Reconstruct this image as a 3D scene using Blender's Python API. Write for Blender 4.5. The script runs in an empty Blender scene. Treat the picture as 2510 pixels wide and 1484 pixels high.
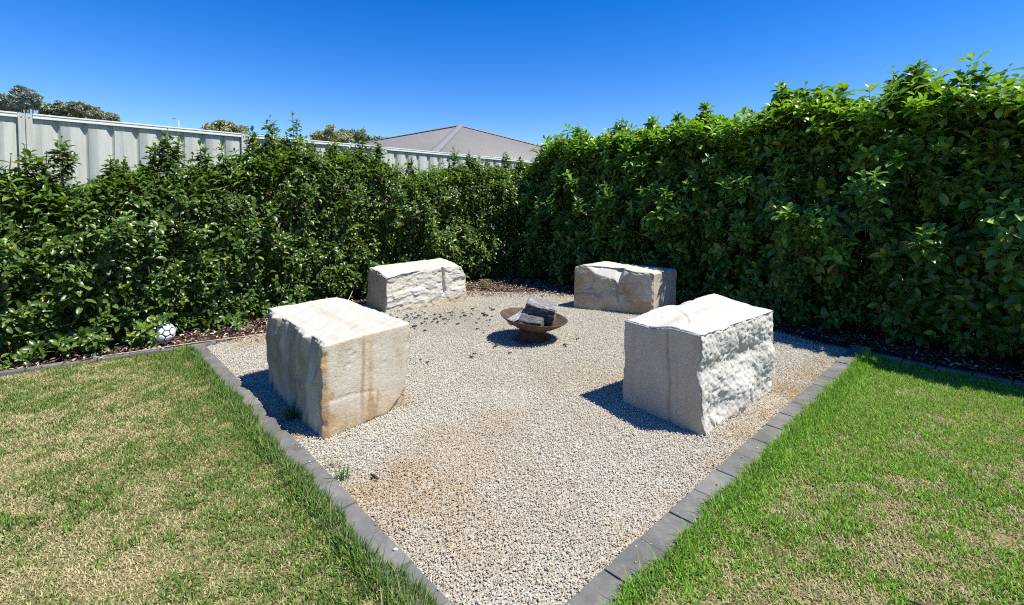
import bpy, bmesh, math, random
import numpy as np
from mathutils import Vector, Matrix, Euler

rng = np.random.default_rng(7)
random.seed(7)
R = math.radians
S = bpy.context.scene
COL = S.collection

# ------------------------------------------------------------------ camera
cam_d = bpy.data.cameras.new('camera')
cam = bpy.data.objects.new('camera', cam_d)
COL.objects.link(cam)
cam.location = (0, 0, 1.5)
cam.rotation_euler = (R(90 - 2.2), 0, 0)
cam_d.sensor_width = 36
cam_d.lens = 36 * 1162 / 2510
cam_d.shift_y = -199 / 2510
cam_d.clip_start = 0.05
cam_d.clip_end = 3000
S.camera = cam

# ------------------------------------------------------------------ light
SUN = Vector((0.535, -0.175, 1.0)).normalized()
EL = math.asin(SUN.z)
W = bpy.data.worlds.new('World')
S.world = W
W.use_nodes = True
wn = W.node_tree
wn.nodes.clear()
sky = wn.nodes.new('ShaderNodeTexSky')
sky.sky_type = 'NISHITA'
sky.sun_disc = False
sky.sun_elevation = EL
sky.sun_rotation = math.atan2(SUN.x, SUN.y)
sky.altitude = 300
sky.air_density = 1.0
sky.dust_density = 0.15
sky.ozone_density = 3.0
hs = wn.nodes.new('ShaderNodeHueSaturation')
hs.inputs['Saturation'].default_value = 1.46
hs.inputs['Value'].default_value = 0.97
hs.inputs['Hue'].default_value = 0.516
bg = wn.nodes.new('ShaderNodeBackground')
bg.inputs['Strength'].default_value = 0.12
wo = wn.nodes.new('ShaderNodeOutputWorld')
wn.links.new(sky.outputs[0], hs.inputs['Color'])
wn.links.new(hs.outputs[0], bg.inputs['Color'])
wn.links.new(bg.outputs[0], wo.inputs['Surface'])

sl = bpy.data.lights.new('sun', 'SUN')
sl.energy = 5.0
sl.angle = R(0.5)
sl.color = (1.0, 0.965, 0.875)
so = bpy.data.objects.new('sun', sl)
COL.objects.link(so)
so.rotation_euler = SUN.to_track_quat('Z', 'Y').to_euler()
so.location = (6, -2, 12)

S.view_settings.view_transform = 'Standard'
S.view_settings.look = 'None'
S.view_settings.exposure = 0.70
S.view_settings.gamma = 1.0
S.view_settings.use_curve_mapping = False
S.render.engine = 'CYCLES'
S.cycles.max_bounces = 6
S.cycles.diffuse_bounces = 3
S.cycles.glossy_bounces = 2
S.cycles.transmission_bounces = 3
S.cycles.use_denoising = False
S.cycles.pixel_filter_type = 'BLACKMAN_HARRIS'
S.cycles.filter_width = 1.1


# ------------------------------------------------------------------ helpers
def tag(o, label=None, cat=None, group=None, kind=None):
    if label: o['label'] = label
    if cat: o['category'] = cat
    if group: o['group'] = group
    if kind: o['kind'] = kind
    return o


def empty(name, loc=(0, 0, 0), rz=0.0):
    o = bpy.data.objects.new(name, None)
    o.empty_display_size = 0.1
    COL.objects.link(o)
    o.location = loc
    o.rotation_euler = (0, 0, rz)
    return o


def link(name, me, mat=None, parent=None, loc=None, smooth=False):
    if mat is not None and not me.materials:
        me.materials.append(mat)
    if smooth:
        me.shade_smooth()
    o = bpy.data.objects.new(name, me)
    COL.objects.link(o)
    if parent is not None:
        o.parent = parent
    if loc is not None:
        o.location = loc
    return o


def mesh_np(name, verts, faces, attrs=None):
    """verts (n,3); faces: list of (m,k) int arrays; attrs: {name: (n,3)} point colours"""
    me = bpy.data.meshes.new(name)
    verts = np.asarray(verts, dtype=np.float32)
    faces = [np.asarray(f, dtype=np.int32) for f in faces if len(f)]
    me.vertices.add(len(verts))
    me.vertices.foreach_set('co', verts.ravel())
    nl = sum(f.size for f in faces)
    npoly = sum(len(f) for f in faces)
    if nl:
        me.loops.add(nl)
        me.loops.foreach_set('vertex_index', np.concatenate([f.ravel() for f in faces]))
        me.polygons.add(npoly)
        tot = np.concatenate([np.full(len(f), f.shape[1], dtype=np.int32) for f in faces])
        st = np.concatenate([[0], np.cumsum(tot)[:-1]]).astype(np.int32)
        me.polygons.foreach_set('loop_start', st)
        me.polygons.foreach_set('loop_total', tot)
    me.update(calc_edges=True)
    for k, a in (attrs or {}).items():
        at = me.attributes.new(k, 'FLOAT_COLOR', 'POINT')
        c = np.ones((len(verts), 4), dtype=np.float32)
        c[:, :3] = a
        at.data.foreach_set('color', c.ravel())
    return me


def hash3(i, j, k, seed):
    h = (i * 374761393 + j * 668265263 + k * 2147483647 + seed * 1274126177) & 0xffffffff
    h = ((h ^ (h >> 13)) * 1274126177) & 0xffffffff
    h = ((h ^ (h >> 16)) * 2246822519) & 0xffffffff
    return ((h ^ (h >> 15)) & 0xffffff) / float(0xffffff)


def vnoise(p, seed=0):
    p = np.asarray(p, dtype=np.float64)
    f = np.floor(p).astype(np.int64)
    t = p - f
    t = t * t * t * (t * (t * 6 - 15) + 10)
    r = 0
    for dx in (0, 1):
        for dy in (0, 1):
            for dz in (0, 1):
                w = (t[:, 0] if dx else 1 - t[:, 0]) * (t[:, 1] if dy else 1 - t[:, 1]) * (t[:, 2] if dz else 1 - t[:, 2])
                r = r + w * hash3(f[:, 0] + dx, f[:, 1] + dy, f[:, 2] + dz, seed)
    return r * 2 - 1


FROT = np.array(Euler((0.61, 0.83, 0.52)).to_matrix())


def fbm(p, oct=4, seed=0, gain=0.5):
    p = np.asarray(p, dtype=np.float64)
    a, r, n = 1.0, 0.0, 0.0
    q = p @ FROT
    for o in range(oct):
        r = r + a * vnoise(q + o * 17.3, seed + o)
        q = (q @ FROT) * 2.03
        n += a
        a *= gain
    return r / n


def facets(p, seed=0, tilt=0.5):
    """broken-rock relief: nearest-cell planes with their own height and slope, about -1..1"""
    p = np.asarray(p, dtype=np.float64)
    f = np.floor(p).astype(np.int64)
    best = np.full(len(p), 9e9); h = np.zeros(len(p))
    for dx in (-1, 0, 1):
        for dy in (-1, 0, 1):
            for dz in (-1, 0, 1):
                i, j, k = f[:, 0] + dx, f[:, 1] + dy, f[:, 2] + dz
                c = np.c_[i + hash3(i, j, k, seed), j + hash3(i, j, k, seed + 1), k + hash3(i, j, k, seed + 2)]
                d = ((p - c) ** 2).sum(1)
                sl = np.c_[hash3(i, j, k, seed + 3), hash3(i, j, k, seed + 4), hash3(i, j, k, seed + 5)] * 2 - 1
                v = (hash3(i, j, k, seed + 6) * 2 - 1) * .6 + tilt * ((p - c) * sl).sum(1) * 2
                m = d < best
                best[m] = d[m]; h[m] = v[m]
    return h


def sstep(a, b, x):
    t = np.clip((x - a) / (b - a), 0, 1)
    return t * t * (3 - 2 * t)


def in_poly(P, poly):
    x, y = P[:, 0], P[:, 1]
    ins = np.zeros(len(P), bool)
    n = len(poly)
    for i in range(n):
        x1, y1 = poly[i]
        x2, y2 = poly[(i + 1) % n]
        c = ((y1 > y) != (y2 > y)) & (x < (x2 - x1) * (y - y1) / (y2 - y1 + 1e-12) + x1)
        ins ^= c
    return ins


def seg_dist(P, a, b):
    a = np.array(a, float); b = np.array(b, float)
    d = b - a
    t = np.clip(((P - a) @ d) / (d @ d), 0, 1)
    return np.linalg.norm(P - (a + t[:, None] * d), axis=1)


def proj_px(P):
    """where world points fall in the frame (0..1 across, 0..1 down); used only to leave out what no view could show"""
    p = R(2.2)
    dx, dy, dz = P[:, 0], P[:, 1], P[:, 2] - 1.5
    f = dy * math.cos(p) - dz * math.sin(p)
    up = dy * math.sin(p) + dz * math.cos(p)
    f = np.where(f > 0.05, f, 0.05)
    return (1255 + 1162 * dx / f) / 2510, (543 - 1162 * up / f) / 1484


# ---- node material helper
class Mat:
    def __init__(self, name, rough=0.8, spec=0.3):
        self.m = bpy.data.materials.new(name)
        self.m.use_nodes = True
        self.t = self.m.node_tree
        self.t.nodes.clear()
        self.out = self.n('ShaderNodeOutputMaterial')
        self.b = self.n('ShaderNodeBsdfPrincipled')
        self.b.inputs['Roughness'].default_value = rough
        self.b.inputs['Specular IOR Level'].default_value = spec
        self.l(self.b.outputs[0], self.out.inputs['Surface'])

    def n(self, typ, **kw):
        nd = self.t.nodes.new(typ)
        for k, v in kw.items():
            setattr(nd, k, v)
        return nd

    def l(self, a, b):
        self.t.links.new(a, b)

    def coord(self, scale=(1, 1, 1), kind='Object', rot=(0, 0, 0)):
        tc = self.n('ShaderNodeTexCoord')
        mp = self.n('ShaderNodeMapping')
        mp.inputs['Scale'].default_value = scale
        mp.inputs['Rotation'].default_value = rot
        self.l(tc.outputs[kind], mp.inputs['Vector'])
        return mp.outputs[0]

    def noise(self, vec, scale, detail=5, rough=0.55, dist=0.0):
        nd = self.n('ShaderNodeTexNoise')
        nd.inputs['Scale'].default_value = scale
        nd.inputs['Detail'].default_value = detail
        nd.inputs['Roughness'].default_value = rough
        nd.inputs['Distortion'].default_value = dist
        if vec is not None:
            self.l(vec, nd.inputs['Vector'])
        return nd.outputs['Fac']

    def voro(self, vec, scale, feature='F1'):
        nd = self.n('ShaderNodeTexVoronoi')
        nd.feature = feature
        nd.inputs['Scale'].default_value = scale
        self.l(vec, nd.inputs['Vector'])
        return nd

    def ramp(self, fac, stops):
        nd = self.n('ShaderNodeValToRGB')
        el = nd.color_ramp.elements
        while len(el) < len(stops):
            el.new(0.5)
        for e, (p, c) in zip(el, stops):
            e.position = p
            e.color = (*c, 1) if len(c) == 3 else c
        self.l(fac, nd.inputs[0])
        return nd.outputs[0]

    def mix(self, a, b, fac, mode='MIX'):
        nd = self.n('ShaderNodeMix')
        nd.data_type = 'RGBA'
        nd.blend_type = mode
        for s, v in ((nd.inputs[0], fac), (nd.inputs[6], a), (nd.inputs[7], b)):
            if isinstance(v, (int, float)):
                s.default_value = v
            elif isinstance(v, tuple):
                s.default_value = (*v, 1)
            else:
                self.l(v, s)
        return nd.outputs[2]

    def attr(self, name, typ='GEOMETRY'):
        nd = self.n('ShaderNodeAttribute')
        nd.attribute_name = name
        nd.attribute_type = typ
        return nd

    def sep(self, c):
        nd = self.n('ShaderNodeSeparateColor')
        self.l(c, nd.inputs[0])
        return nd.outputs

    def math(self, op, a, b=0.5):
        nd = self.n('ShaderNodeMath', operation=op)
        for s, v in zip(nd.inputs, (a, b)):
            if isinstance(v, (int, float)):
                s.default_value = v
            else:
                self.l(v, s)
        return nd.outputs[0]

    def base(self, c):
        if isinstance(c, tuple):
            self.b.inputs['Base Color'].default_value = (*c, 1)
        else:
            self.l(c, self.b.inputs['Base Color'])
        return self

    def bump(self, h, strength=0.4, dist=0.01):
        nd = self.n('ShaderNodeBump')
        nd.inputs['Strength'].default_value = strength
        nd.inputs['Distance'].default_value = dist
        self.l(h, nd.inputs['Height'])
        self.l(nd.outputs[0], self.b.inputs['Normal'])
        return self


# ------------------------------------------------------------------ materials
def make_materials():
    M = {}
    # soil / terrain
    m = Mat('dry_soil', 0.95, 0.1)
    v = m.coord()
    m.base(m.ramp(m.noise(v, 3.0, 8, 0.65), [(0.3, (0.10, 0.075, 0.045)), (0.55, (0.20, 0.16, 0.09)), (0.75, (0.28, 0.22, 0.12))]))
    m.bump(m.noise(v, 60, 4), 0.5, 0.01)
    M['soil'] = m.m
    m = Mat('paddock', 0.95, 0.1)
    v = m.coord()
    m.base(m.ramp(m.noise(v, 0.05, 8, 0.65), [(0.3, (0.10, 0.11, 0.04)), (0.7, (0.26, 0.22, 0.11))]))
    M['paddock'] = m.m
    # thatch under the lawn
    m = Mat('lawn_thatch', 0.95, 0.1)
    v = m.coord()
    c = m.ramp(m.noise(v, 90.0, 4, 0.7), [(0.30, (0.06, 0.055, 0.025)), (0.5, (0.20, 0.165, 0.075)), (0.68, (0.40, 0.33, 0.17))])
    g = m.ramp(m.noise(v, 2.2, 5, 0.6), [(0.42, (1.0, 1.0, 1.0)), (0.62, (0.45, 0.62, 0.35))])
    m.base(m.mix(c, g, 0.8, 'MULTIPLY'))
    m.bump(m.noise(v, 160, 4), 0.8, 0.01)
    M['thatch'] = m.m
    # mulch ground
    m = Mat('mulch_soil', 0.95, 0.1)
    v = m.coord()
    m.base(m.ramp(m.noise(v, 45, 5, 0.7), [(0.35, (0.018, 0.012, 0.009)), (0.55, (0.06, 0.038, 0.026)), (0.72, (0.16, 0.10, 0.07))]))
    m.bump(m.noise(v, 80, 4), 0.9, 0.02)
    M['mulch'] = m.m
    # gravel base: what lies between the stones
    m = Mat('gravel_fines', 0.95, 0.1)
    v = m.coord()
    m.base(m.ramp(m.noise(v, 130, 3, 0.7), [(0.3, (0.17, 0.145, 0.11)), (0.5, (0.36, 0.315, 0.245)), (0.7, (0.52, 0.47, 0.39))]))
    m.bump(m.voro(v, 95).outputs['Distance'], 0.8, 0.01)
    M['gravel_bed'] = m.m
    # gravel stones, leaf litter, blades and leaves carry their own colours
    m = Mat('gravel_stone', 0.85, 0.25)
    m.base(m.attr('col', 'INSTANCER').outputs['Color'])
    M['gravel'] = m.m
    m = Mat('litter', 0.85, 0.2)
    m.base(m.attr('col').outputs['Color'])
    M['litter'] = m.m

    def leafy(name, rough, spec, trans, fine, tint=(1.5, 1.7, 0.7)):
        m = Mat(name, rough, spec)
        c = m.attr('col').outputs['Color']
        if fine:
            c = m.mix(c, m.ramp(m.noise(m.coord(), 26, 3), [(0.35, (0.72, 0.78, 0.7)), (0.65, (1.15, 1.12, 1.1))]), 0.8, 'MULTIPLY')
        m.base(c)
        tr = m.n('ShaderNodeBsdfTranslucent')
        m.l(m.mix(c, tint, 1.0, 'MULTIPLY'), tr.inputs['Color'])
        mx = m.n('ShaderNodeMixShader')
        mx.inputs[0].default_value = trans
        m.l(m.b.outputs[0], mx.inputs[1])
        m.l(tr.outputs[0], mx.inputs[2])
        m.l(mx.outputs[0], m.out.inputs['Surface'])
        return m.m
    M['leaf'] = leafy('viburnum_leaf', 0.34, 0.5, 0.30, True, (1.7, 1.9, 0.5))
    M['blade'] = leafy('grass_blade', 0.6, 0.25, 0.25, False, (1.1, 1.15, 0.8))
    M['gum'] = leafy('gum_leaf', 0.6, 0.3, 0.15, False, (1.2, 1.2, 0.9))
    # stems
    m = Mat('stem', 0.8, 0.2)
    v = m.coord((1, 1, 0.2))
    m.base(m.ramp(m.noise(v, 30), [(0.3, (0.035, 0.03, 0.02)), (0.7, (0.09, 0.07, 0.05))]))
    M['stem'] = m.m
    m = Mat('twig', 0.7, 0.25)
    m.base(m.ramp(m.noise(m.coord(), 9), [(0.4, (0.10, 0.085, 0.045)), (0.62, (0.10, 0.13, 0.035))]))
    M['twig'] = m.m
    m = Mat('green_stem', 0.6, 0.3)
    m.base((0.09, 0.12, 0.03))
    M['green_stem'] = m.m
    m = Mat('gum_bark', 0.85, 0.2)
    m.base(m.ramp(m.noise(m.coord(), 3), [(0.35, (0.2, 0.16, 0.12)), (0.65, (0.42, 0.38, 0.33))]))
    M['bark'] = m.m
    # concrete paver
    m = Mat('charcoal_paver', 0.85, 0.3)
    v = m.coord()
    sp = m.noise(v, 420, 2, 0.6)
    c = m.ramp(sp, [(0.30, (0.100, 0.098, 0.090)), (0.55, (0.155, 0.153, 0.143)), (0.70, (0.20, 0.198, 0.186)), (0.80, (0.42, 0.415, 0.40))])
    oi = m.n('ShaderNodeObjectInfo')
    mr = m.n('ShaderNodeMapRange')
    mr.inputs['To Min'].default_value = 0.88
    mr.inputs['To Max'].default_value = 1.14
    m.l(oi.outputs['Random'], mr.inputs[0])
    vm = m.n('ShaderNodeCombineColor')
    for i in range(3):
        m.l(mr.outputs[0], vm.inputs[i])
    c = m.mix(c, vm.outputs[0], 1.0, 'MULTIPLY')
    wv = m.coord(kind='Generated')
    pos = m.n('ShaderNodeNewGeometry').outputs['Position']
    dirt = m.ramp(m.noise(pos, 7, 7, 0.7, 0.4), [(0.46, (0, 0, 0)), (0.70, (1, 1, 1))])
    c = m.mix(c, (0.25, 0.225, 0.185), m.math('MULTIPLY', dirt, 0.5))
    wet = m.ramp(m.noise(pos, 3.1, 6, 0.7, 0.6), [(0.40, (0.68, 0.68, 0.67)), (0.62, (1.12, 1.12, 1.12))])
    c = m.mix(c, wet, 0.85, 'MULTIPLY')
    scuff = m.ramp(m.noise(pos, 40, 4, 0.7), [(0.60, (0, 0, 0)), (0.74, (1, 1, 1))])
    c = m.mix(c, (0.33, 0.325, 0.31), m.math('MULTIPLY', scuff, 0.35))
    m.base(c)
    m.bump(sp, 0.5, 0.002)
    M['paver'] = m.m
    # sandstone
    for nm, axis in (('sandstone', (1, 1, 1)),):
        m = Mat(nm, 0.92, 0.15)
        v = m.coord()
        col = m.attr('tint').outputs['Color']
        r, g_, b_ = m.sep(col)[:3]
        large = m.noise(v, 2.6, 6, 0.6, 0.4)
        c = m.ramp(large, [(0.30, (0.38, 0.325, 0.23)), (0.48, (0.45, 0.405, 0.31)), (0.62, (0.475, 0.435, 0.345)), (0.78, (0.41, 0.34, 0.235))])
        fine = m.noise(v, 60, 6, 0.7)
        c = m.mix(c, m.ramp(fine, [(0.3, (0.80, 0.79, 0.77)), (0.6, (1.06, 1.05, 1.05))]), 0.9, 'MULTIPLY')
        orange = m.ramp(m.noise(v, 9, 6, 0.7), [(0.3, (0.33, 0.18, 0.065)), (0.7, (0.42, 0.285, 0.14))])
        c = m.mix(c, orange, r)
        brown = m.ramp(m.noise(v, 14, 5, 0.7), [(0.3, (0.16, 0.125, 0.08)), (0.7, (0.27, 0.23, 0.16))])
        c = m.mix(c, brown, g_)
        c = m.mix(c, (0.50, 0.485, 0.435), b_)
        pit = m.ramp(m.noise(v, 130, 3, 0.6), [(0.28, (0.55, 0.5, 0.42)), (0.36, (1, 1, 1))])
        c = m.mix(c, pit, 0.35, 'MULTIPLY')
        m.base(c)
        hsum = m.math('ADD', m.noise(v, 34, 6, 0.65), m.math('MULTIPLY', m.noise(v, 150, 3, 0.6), 0.4))
        m.bump(hsum, 0.5, 0.014)
        M[nm] = m.m
    # steel fence sheet, pale grey green
    m = Mat('pale_fence_steel', 0.5, 0.4)
    pz = m.n('ShaderNodeNewGeometry').outputs['Position']
    mp = m.n('ShaderNodeMapping'); mp.inputs['Scale'].default_value = (1, 1, .12); m.l(pz, mp.inputs['Vector'])
    c = m.ramp(m.noise(mp.outputs[0], 4, 4), [(0.3, (0.445, 0.46, 0.395)), (0.7, (0.50, 0.515, 0.445))])
    c = m.mix(c, m.ramp(m.noise(mp.outputs[0], 22, 6, 0.7), [(0.42, (0.84, 0.82, 0.78)), (0.58, (1.02, 1.02, 1.02))]), 0.6, 'MULTIPLY')
    m.base(c)
    M['fence'] = m.m
    m = Mat('white_fence_rail', 0.4, 0.45)
    m.base(m.ramp(m.noise(m.coord(), 5, 4), [(0.3, (0.60, 0.605, 0.55)), (0.7, (0.66, 0.665, 0.61))]))
    M['rail'] = m.m
    m = Mat('screw_steel', 0.4, 0.5)
    m.base((0.12, 0.12, 0.12))
    M['screw'] = m.m
    # roof
    m = Mat('roof_steel', 0.55, 0.4)
    v = m.coord()
    m.base(m.ramp(m.noise(v, 1.3, 6, 0.6), [(0.3, (0.195, 0.182, 0.160)), (0.7, (0.22, 0.206, 0.184))]))
    M['roof'] = m.m
    m = Mat('roof_cap', 0.45, 0.4)
    m.base((0.215, 0.20, 0.185))
    M['cap'] = m.m
    m = Mat('house_wall', 0.9, 0.2)
    m.base(m.ramp(m.noise(m.coord(), 8), [(0.3, (0.30, 0.22, 0.16)), (0.7, (0.38, 0.29, 0.22))]))
    M['wall'] = m.m
    # rusted cast iron
    m = Mat('rusty_iron', 0.8, 0.3)
    v = m.coord()
    n1 = m.noise(v, 7, 8, 0.7, 0.3)
    c = m.ramp(n1, [(0.32, (0.040, 0.032, 0.028)), (0.47, (0.085, 0.060, 0.045)), (0.58, (0.125, 0.078, 0.050)), (0.68, (0.18, 0.088, 0.046)), (0.78, (0.13, 0.115, 0.10))])
    m.base(m.mix(c, m.ramp(m.noise(v, 55, 4), [(0.3, (0.6, 0.58, 0.55)), (0.65, (1.15, 1.1, 1.05))]), 0.8, 'MULTIPLY'))
    m.bump(m.noise(v, 90, 5, 0.7), 0.5, 0.004)
    m.b.inputs['Metallic'].default_value = 0.15
    M['rust'] = m.m
    # charred wood and ash
    m = Mat('charred_wood', 0.7, 0.35)
    v = m.coord((1, 9, 9))
    n1 = m.noise(v, 11, 7, 0.72, 0.8)
    c = m.ramp(n1, [(0.36, (0.012, 0.012, 0.013)), (0.5, (0.07, 0.07, 0.072)), (0.6, (0.2, 0.2, 0.205)), (0.74, (0.34, 0.34, 0.34))])
    ash = m.sep(m.attr('tint').outputs['Color'])[0]
    m.base(m.mix(c, m.ramp(m.noise(m.coord(), 60, 4), [(0.35, (0.26, 0.25, 0.24)), (0.7, (0.62, 0.61, 0.6))]), ash))
    m.bump(n1, 0.9, 0.012)
    M['char'] = m.m
    m = Mat('charcoal', 0.75, 0.3)
    m.base(m.ramp(m.noise(m.coord(), 30, 4), [(0.35, (0.01, 0.01, 0.01)), (0.7, (0.05, 0.047, 0.045))]))
    M['coal'] = m.m
    # ball
    m = Mat('ball_white', 0.35, 0.5)
    m.base(m.ramp(m.noise(m.coord(), 18, 5), [(0.35, (0.60, 0.61, 0.62)), (0.6, (0.78, 0.79, 0.80))]))
    M['white'] = m.m
    m = Mat('ball_black', 0.5, 0.4)
    m.base((0.012, 0.012, 0.014))
    M['black'] = m.m
    m = Mat('string', 0.8, 0.2)
    m.base(m.ramp(m.noise(m.coord(), 40), [(0.3, (0.42, 0.37, 0.22)), (0.7, (0.62, 0.57, 0.40))]))
    M['string'] = m.m
    m = Mat('dry_bark', 0.85, 0.2)
    m.base(m.ramp(m.noise(m.coord((1, 6, 6)), 20), [(0.3, (0.07, 0.035, 0.022)), (0.7, (0.2, 0.11, 0.075))]))
    M['drybark'] = m.m
    m = Mat('white_pebble', 0.6, 0.4)
    m.base((0.78, 0.77, 0.74))
    M['pebble'] = m.m
    m = Mat('galvanised', 0.5, 0.5)
    m.base((0.34, 0.35, 0.36))
    M['galv'] = m.m
    return M


M = make_materials()

# ------------------------------------------------------------------ plan of the place (metres)
APEX = np.array([-0.02, 1.50])
LEFT = np.array([-3.20, 4.90])       # gravel-side line of the left edging
RIGHT = np.array([3.46, 4.80])
dL = (LEFT - APEX) / np.linalg.norm(LEFT - APEX)
dR = (RIGHT - APEX) / np.linalg.norm(RIGHT - APEX)
nL = np.array([-dL[1], dL[0]])       # towards the left lawn
if nL[0] > 0: nL = -nL
nR = np.array([dR[1], -dR[0]])
if nR[0] < 0: nR = -nR
PW = 0.135                            # paver width


# hedge faces (front edge of the foliage at ground level)
HL = np.array([(-6.6, 2.2), (-4.65, 4.27), (-3.37, 5.80), (-2.35, 7.3), (-0.9, 8.9), (0.2, 9.7), (1.3, 10.5)])
HR = np.array([(6.3, 1.6), (5.2, 3.05), (4.5, 4.0), (3.65, 5.3), (2.75, 6.6), (1.75, 7.9), (0.4, 9.3), (0.0, 9.75)])
HHL = [(0, 1.58), (2.64, 1.72), (2.9, 1.77), (3.21, 1.75), (3.42, 1.65), (3.62, 1.77), (3.82, 1.8), (4.0, 1.9), (4.39, 1.89), (4.7, 1.96), (5.0, 2.03), (5.32, 2.24), (5.66, 2.39), (5.9, 2.28), (6.23, 2.2), (6.64, 2.36), (7.05, 2.3), (7.44, 2.18), (7.77, 2.08), (8.31, 2.1), (8.94, 2.25), (9.58, 2.24), (10.5, 2.31), (11.5, 2.43)]
HHR = [(0, 2.11), (1.7, 2.41), (2.97, 2.62), (3.22, 2.66), (3.5, 2.74), (3.8, 2.74), (3.96, 2.86), (4.1, 2.93), (4.24, 2.85), (4.39, 2.68), (4.71, 2.74), (5.11, 2.83), (5.46, 2.96), (5.62, 2.87), (5.9, 2.68), (6.2, 2.75), (6.58, 2.87), (6.85, 2.75), (7.3, 2.74), (8.01, 2.82), (8.44, 2.71), (9.0, 2.79), (9.4, 2.87), (9.73, 2.64), (10.2, 2.41)]


# ------------------------------------------------------------------ ground
def sheet(name, poly, z, mat, label, res=0.0, amp=0.0):
    bm = bmesh.new()
    vs = [bm.verts.new((x, y, z)) for x, y in poly]
    bm.faces.new(vs)
    bmesh.ops.triangulate(bm, faces=bm.faces[:])
    bm.normal_update()
    for f in bm.faces:
        if f.normal.z < 0: f.normal_flip()
    if res:
        for _ in range(6):
            es = [e for e in bm.edges if e.calc_length() > res]
            if not es: break
            bmesh.ops.subdivide_edges(bm, edges=es, cuts=1, use_grid_fill=False)
            bmesh.ops.triangulate(bm, faces=[f for f in bm.faces if len(f.verts) > 3])
        co = np.array([v.co[:] for v in bm.verts])
        h = fbm(co * 1.3, 3, 5) * amp
        for v, q in zip(bm.verts, h): v.co.z += q
    me = bpy.data.meshes.new(name)
    bm.to_mesh(me); bm.free()
    o = link(name, me, mat, smooth=True)
    tag(o, label, None, None, 'structure')
    return o


def ground():
    sheet('ground', [(-900, -300), (900, -300), (900, 1500), (-900, 1500)], -0.14, M['paddock'], 'dry open ground around and beyond the garden')
    # gravel square
    far = [(3.30, 5.02), (2.6, 6.9), (1.9, 7.6), (0.95, 7.75), (0.45, 7.95), (0.0, 7.98), (-0.5, 7.75), (-1.2, 8.2), (-2.0, 7.4), (-2.5, 6.6), (-2.75, 5.6), (-3.15, 5.05)]
    poly = [tuple(APEX), tuple(RIGHT + dR * .05)] + far + [tuple(LEFT + dL * .02)]
    sheet('gravel_bed', poly, -0.012, M['gravel_bed'], 'pale gravel square around the fire bowl', 0.25, 0.006)
    # mulch beds under the hedges
    sheet('mulch_bed', [(-7.5, 1.2), (-6.2, 2.7), (-4.52, 4.2), (-3.36, 5.03), (-3.0, 5.2), (-2.5, 5.6), (-0.5, 7.3), (0, 7.5), (0.5, 7.5), (2.6, 5.6), (3.52, 4.8),
                        (4.3, 3.9), (5.1, 2.8), (6.5, 0.8), (9, 2), (2, 12.5), (-1, 12.5), (-8, 6)], -0.03, M['mulch'], 'dark mulch bed under the hedges', 0.4, 0.02)
    o1 = APEX + nL * PW; o2 = LEFT + nL * PW
    sheet('lawn', [tuple(o1 - dL * 1.6), tuple(o2 + dL * .03), (-3.45, 4.98), (-4.52, 4.12), (-6.2, 2.6), (-7.5, 1.1), (-7.5, -1.5), (-0.5, -1.5)], -0.028, M['thatch'],
          'dry patchy lawn left of the gravel', 0.3, 0.008)
    o1 = APEX + nR * PW; o2 = RIGHT + nR * PW
    sheet('lawn', [tuple(o1 - dR * 1.6), (0.5, -1.5), (7, -1.5), (6.6, 0.7), (5.1, 2.75), (4.27, 3.82), (3.62, 4.62), tuple(o2)], -0.028, M['thatch'],
          'greener lawn right of the gravel', 0.3, 0.008)


ground()


# ------------------------------------------------------------------ edging pavers
def paver_mesh(L, Wd, H, seed):
    bm = bmesh.new()
    bmesh.ops.create_cube(bm, size=1)
    bmesh.ops.scale(bm, vec=(L, Wd, H), verts=bm.verts)
    top = [e for e in bm.edges if all(v.co.z > 0 for v in e.verts)]
    side = [e for e in bm.edges if abs(e.verts[0].co.z - e.verts[1].co.z) > H * .5]
    bmesh.ops.bevel(bm, geom=top + side, offset=0.004, segments=2, affect='EDGES', profile=0.6)
    for v in bm.verts: v.co.z -= H / 2
    r = random.Random(seed)
    for v in bm.verts:
        v.co.x += r.uniform(-.0008, .0008); v.co.y += r.uniform(-.0008, .0008)
    me = bpy.data.meshes.new('paver')
    bm.to_mesh(me); bm.free()
    me.materials.append(M['paver'])
    return me


PM = [paver_mesh(0.258, PW, 0.09, i) for i in range(4)]
PS = [paver_mesh(0.235, 0.075, 0.09, 10 + i) for i in range(3)]


def kerb(label, pts, meshes, pitch, ztop, off, jz=0.003, jr=0.012, joff=0.004, flat=True):
    root = empty('kerb', (pts[0][0], pts[0][1], 0))
    tag(root, label, None, None, 'structure')
    pts = [np.array(p, float) for p in pts]
    d = [0]
    for a, b in zip(pts, pts[1:]): d.append(d[-1] + np.linalg.norm(b - a))
    s = pitch / 2
    r = random.Random(len(pts) * 7 + int(ztop * 1000))
    while s < d[-1]:
        i = max(k for k in range(len(pts) - 1) if d[k] <= s)
        t = (pts[i + 1] - pts[i]) / (d[i + 1] - d[i])
        p = pts[i] + t * (s - d[i]) + np.array([-t[1], t[0]]) * (off + r.uniform(-joff, joff))
        o = link('paver', meshes[r.randrange(len(meshes))], None, root)
        o.location = (p[0] - pts[0][0], p[1] - pts[0][1], ztop + r.uniform(-jz, jz))
        o.rotation_euler = (r.uniform(-.012, .012), r.uniform(-.010, .010), math.atan2(t[1], t[0]) + r.uniform(-jr, jr))
        s += pitch
    return root


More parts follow.
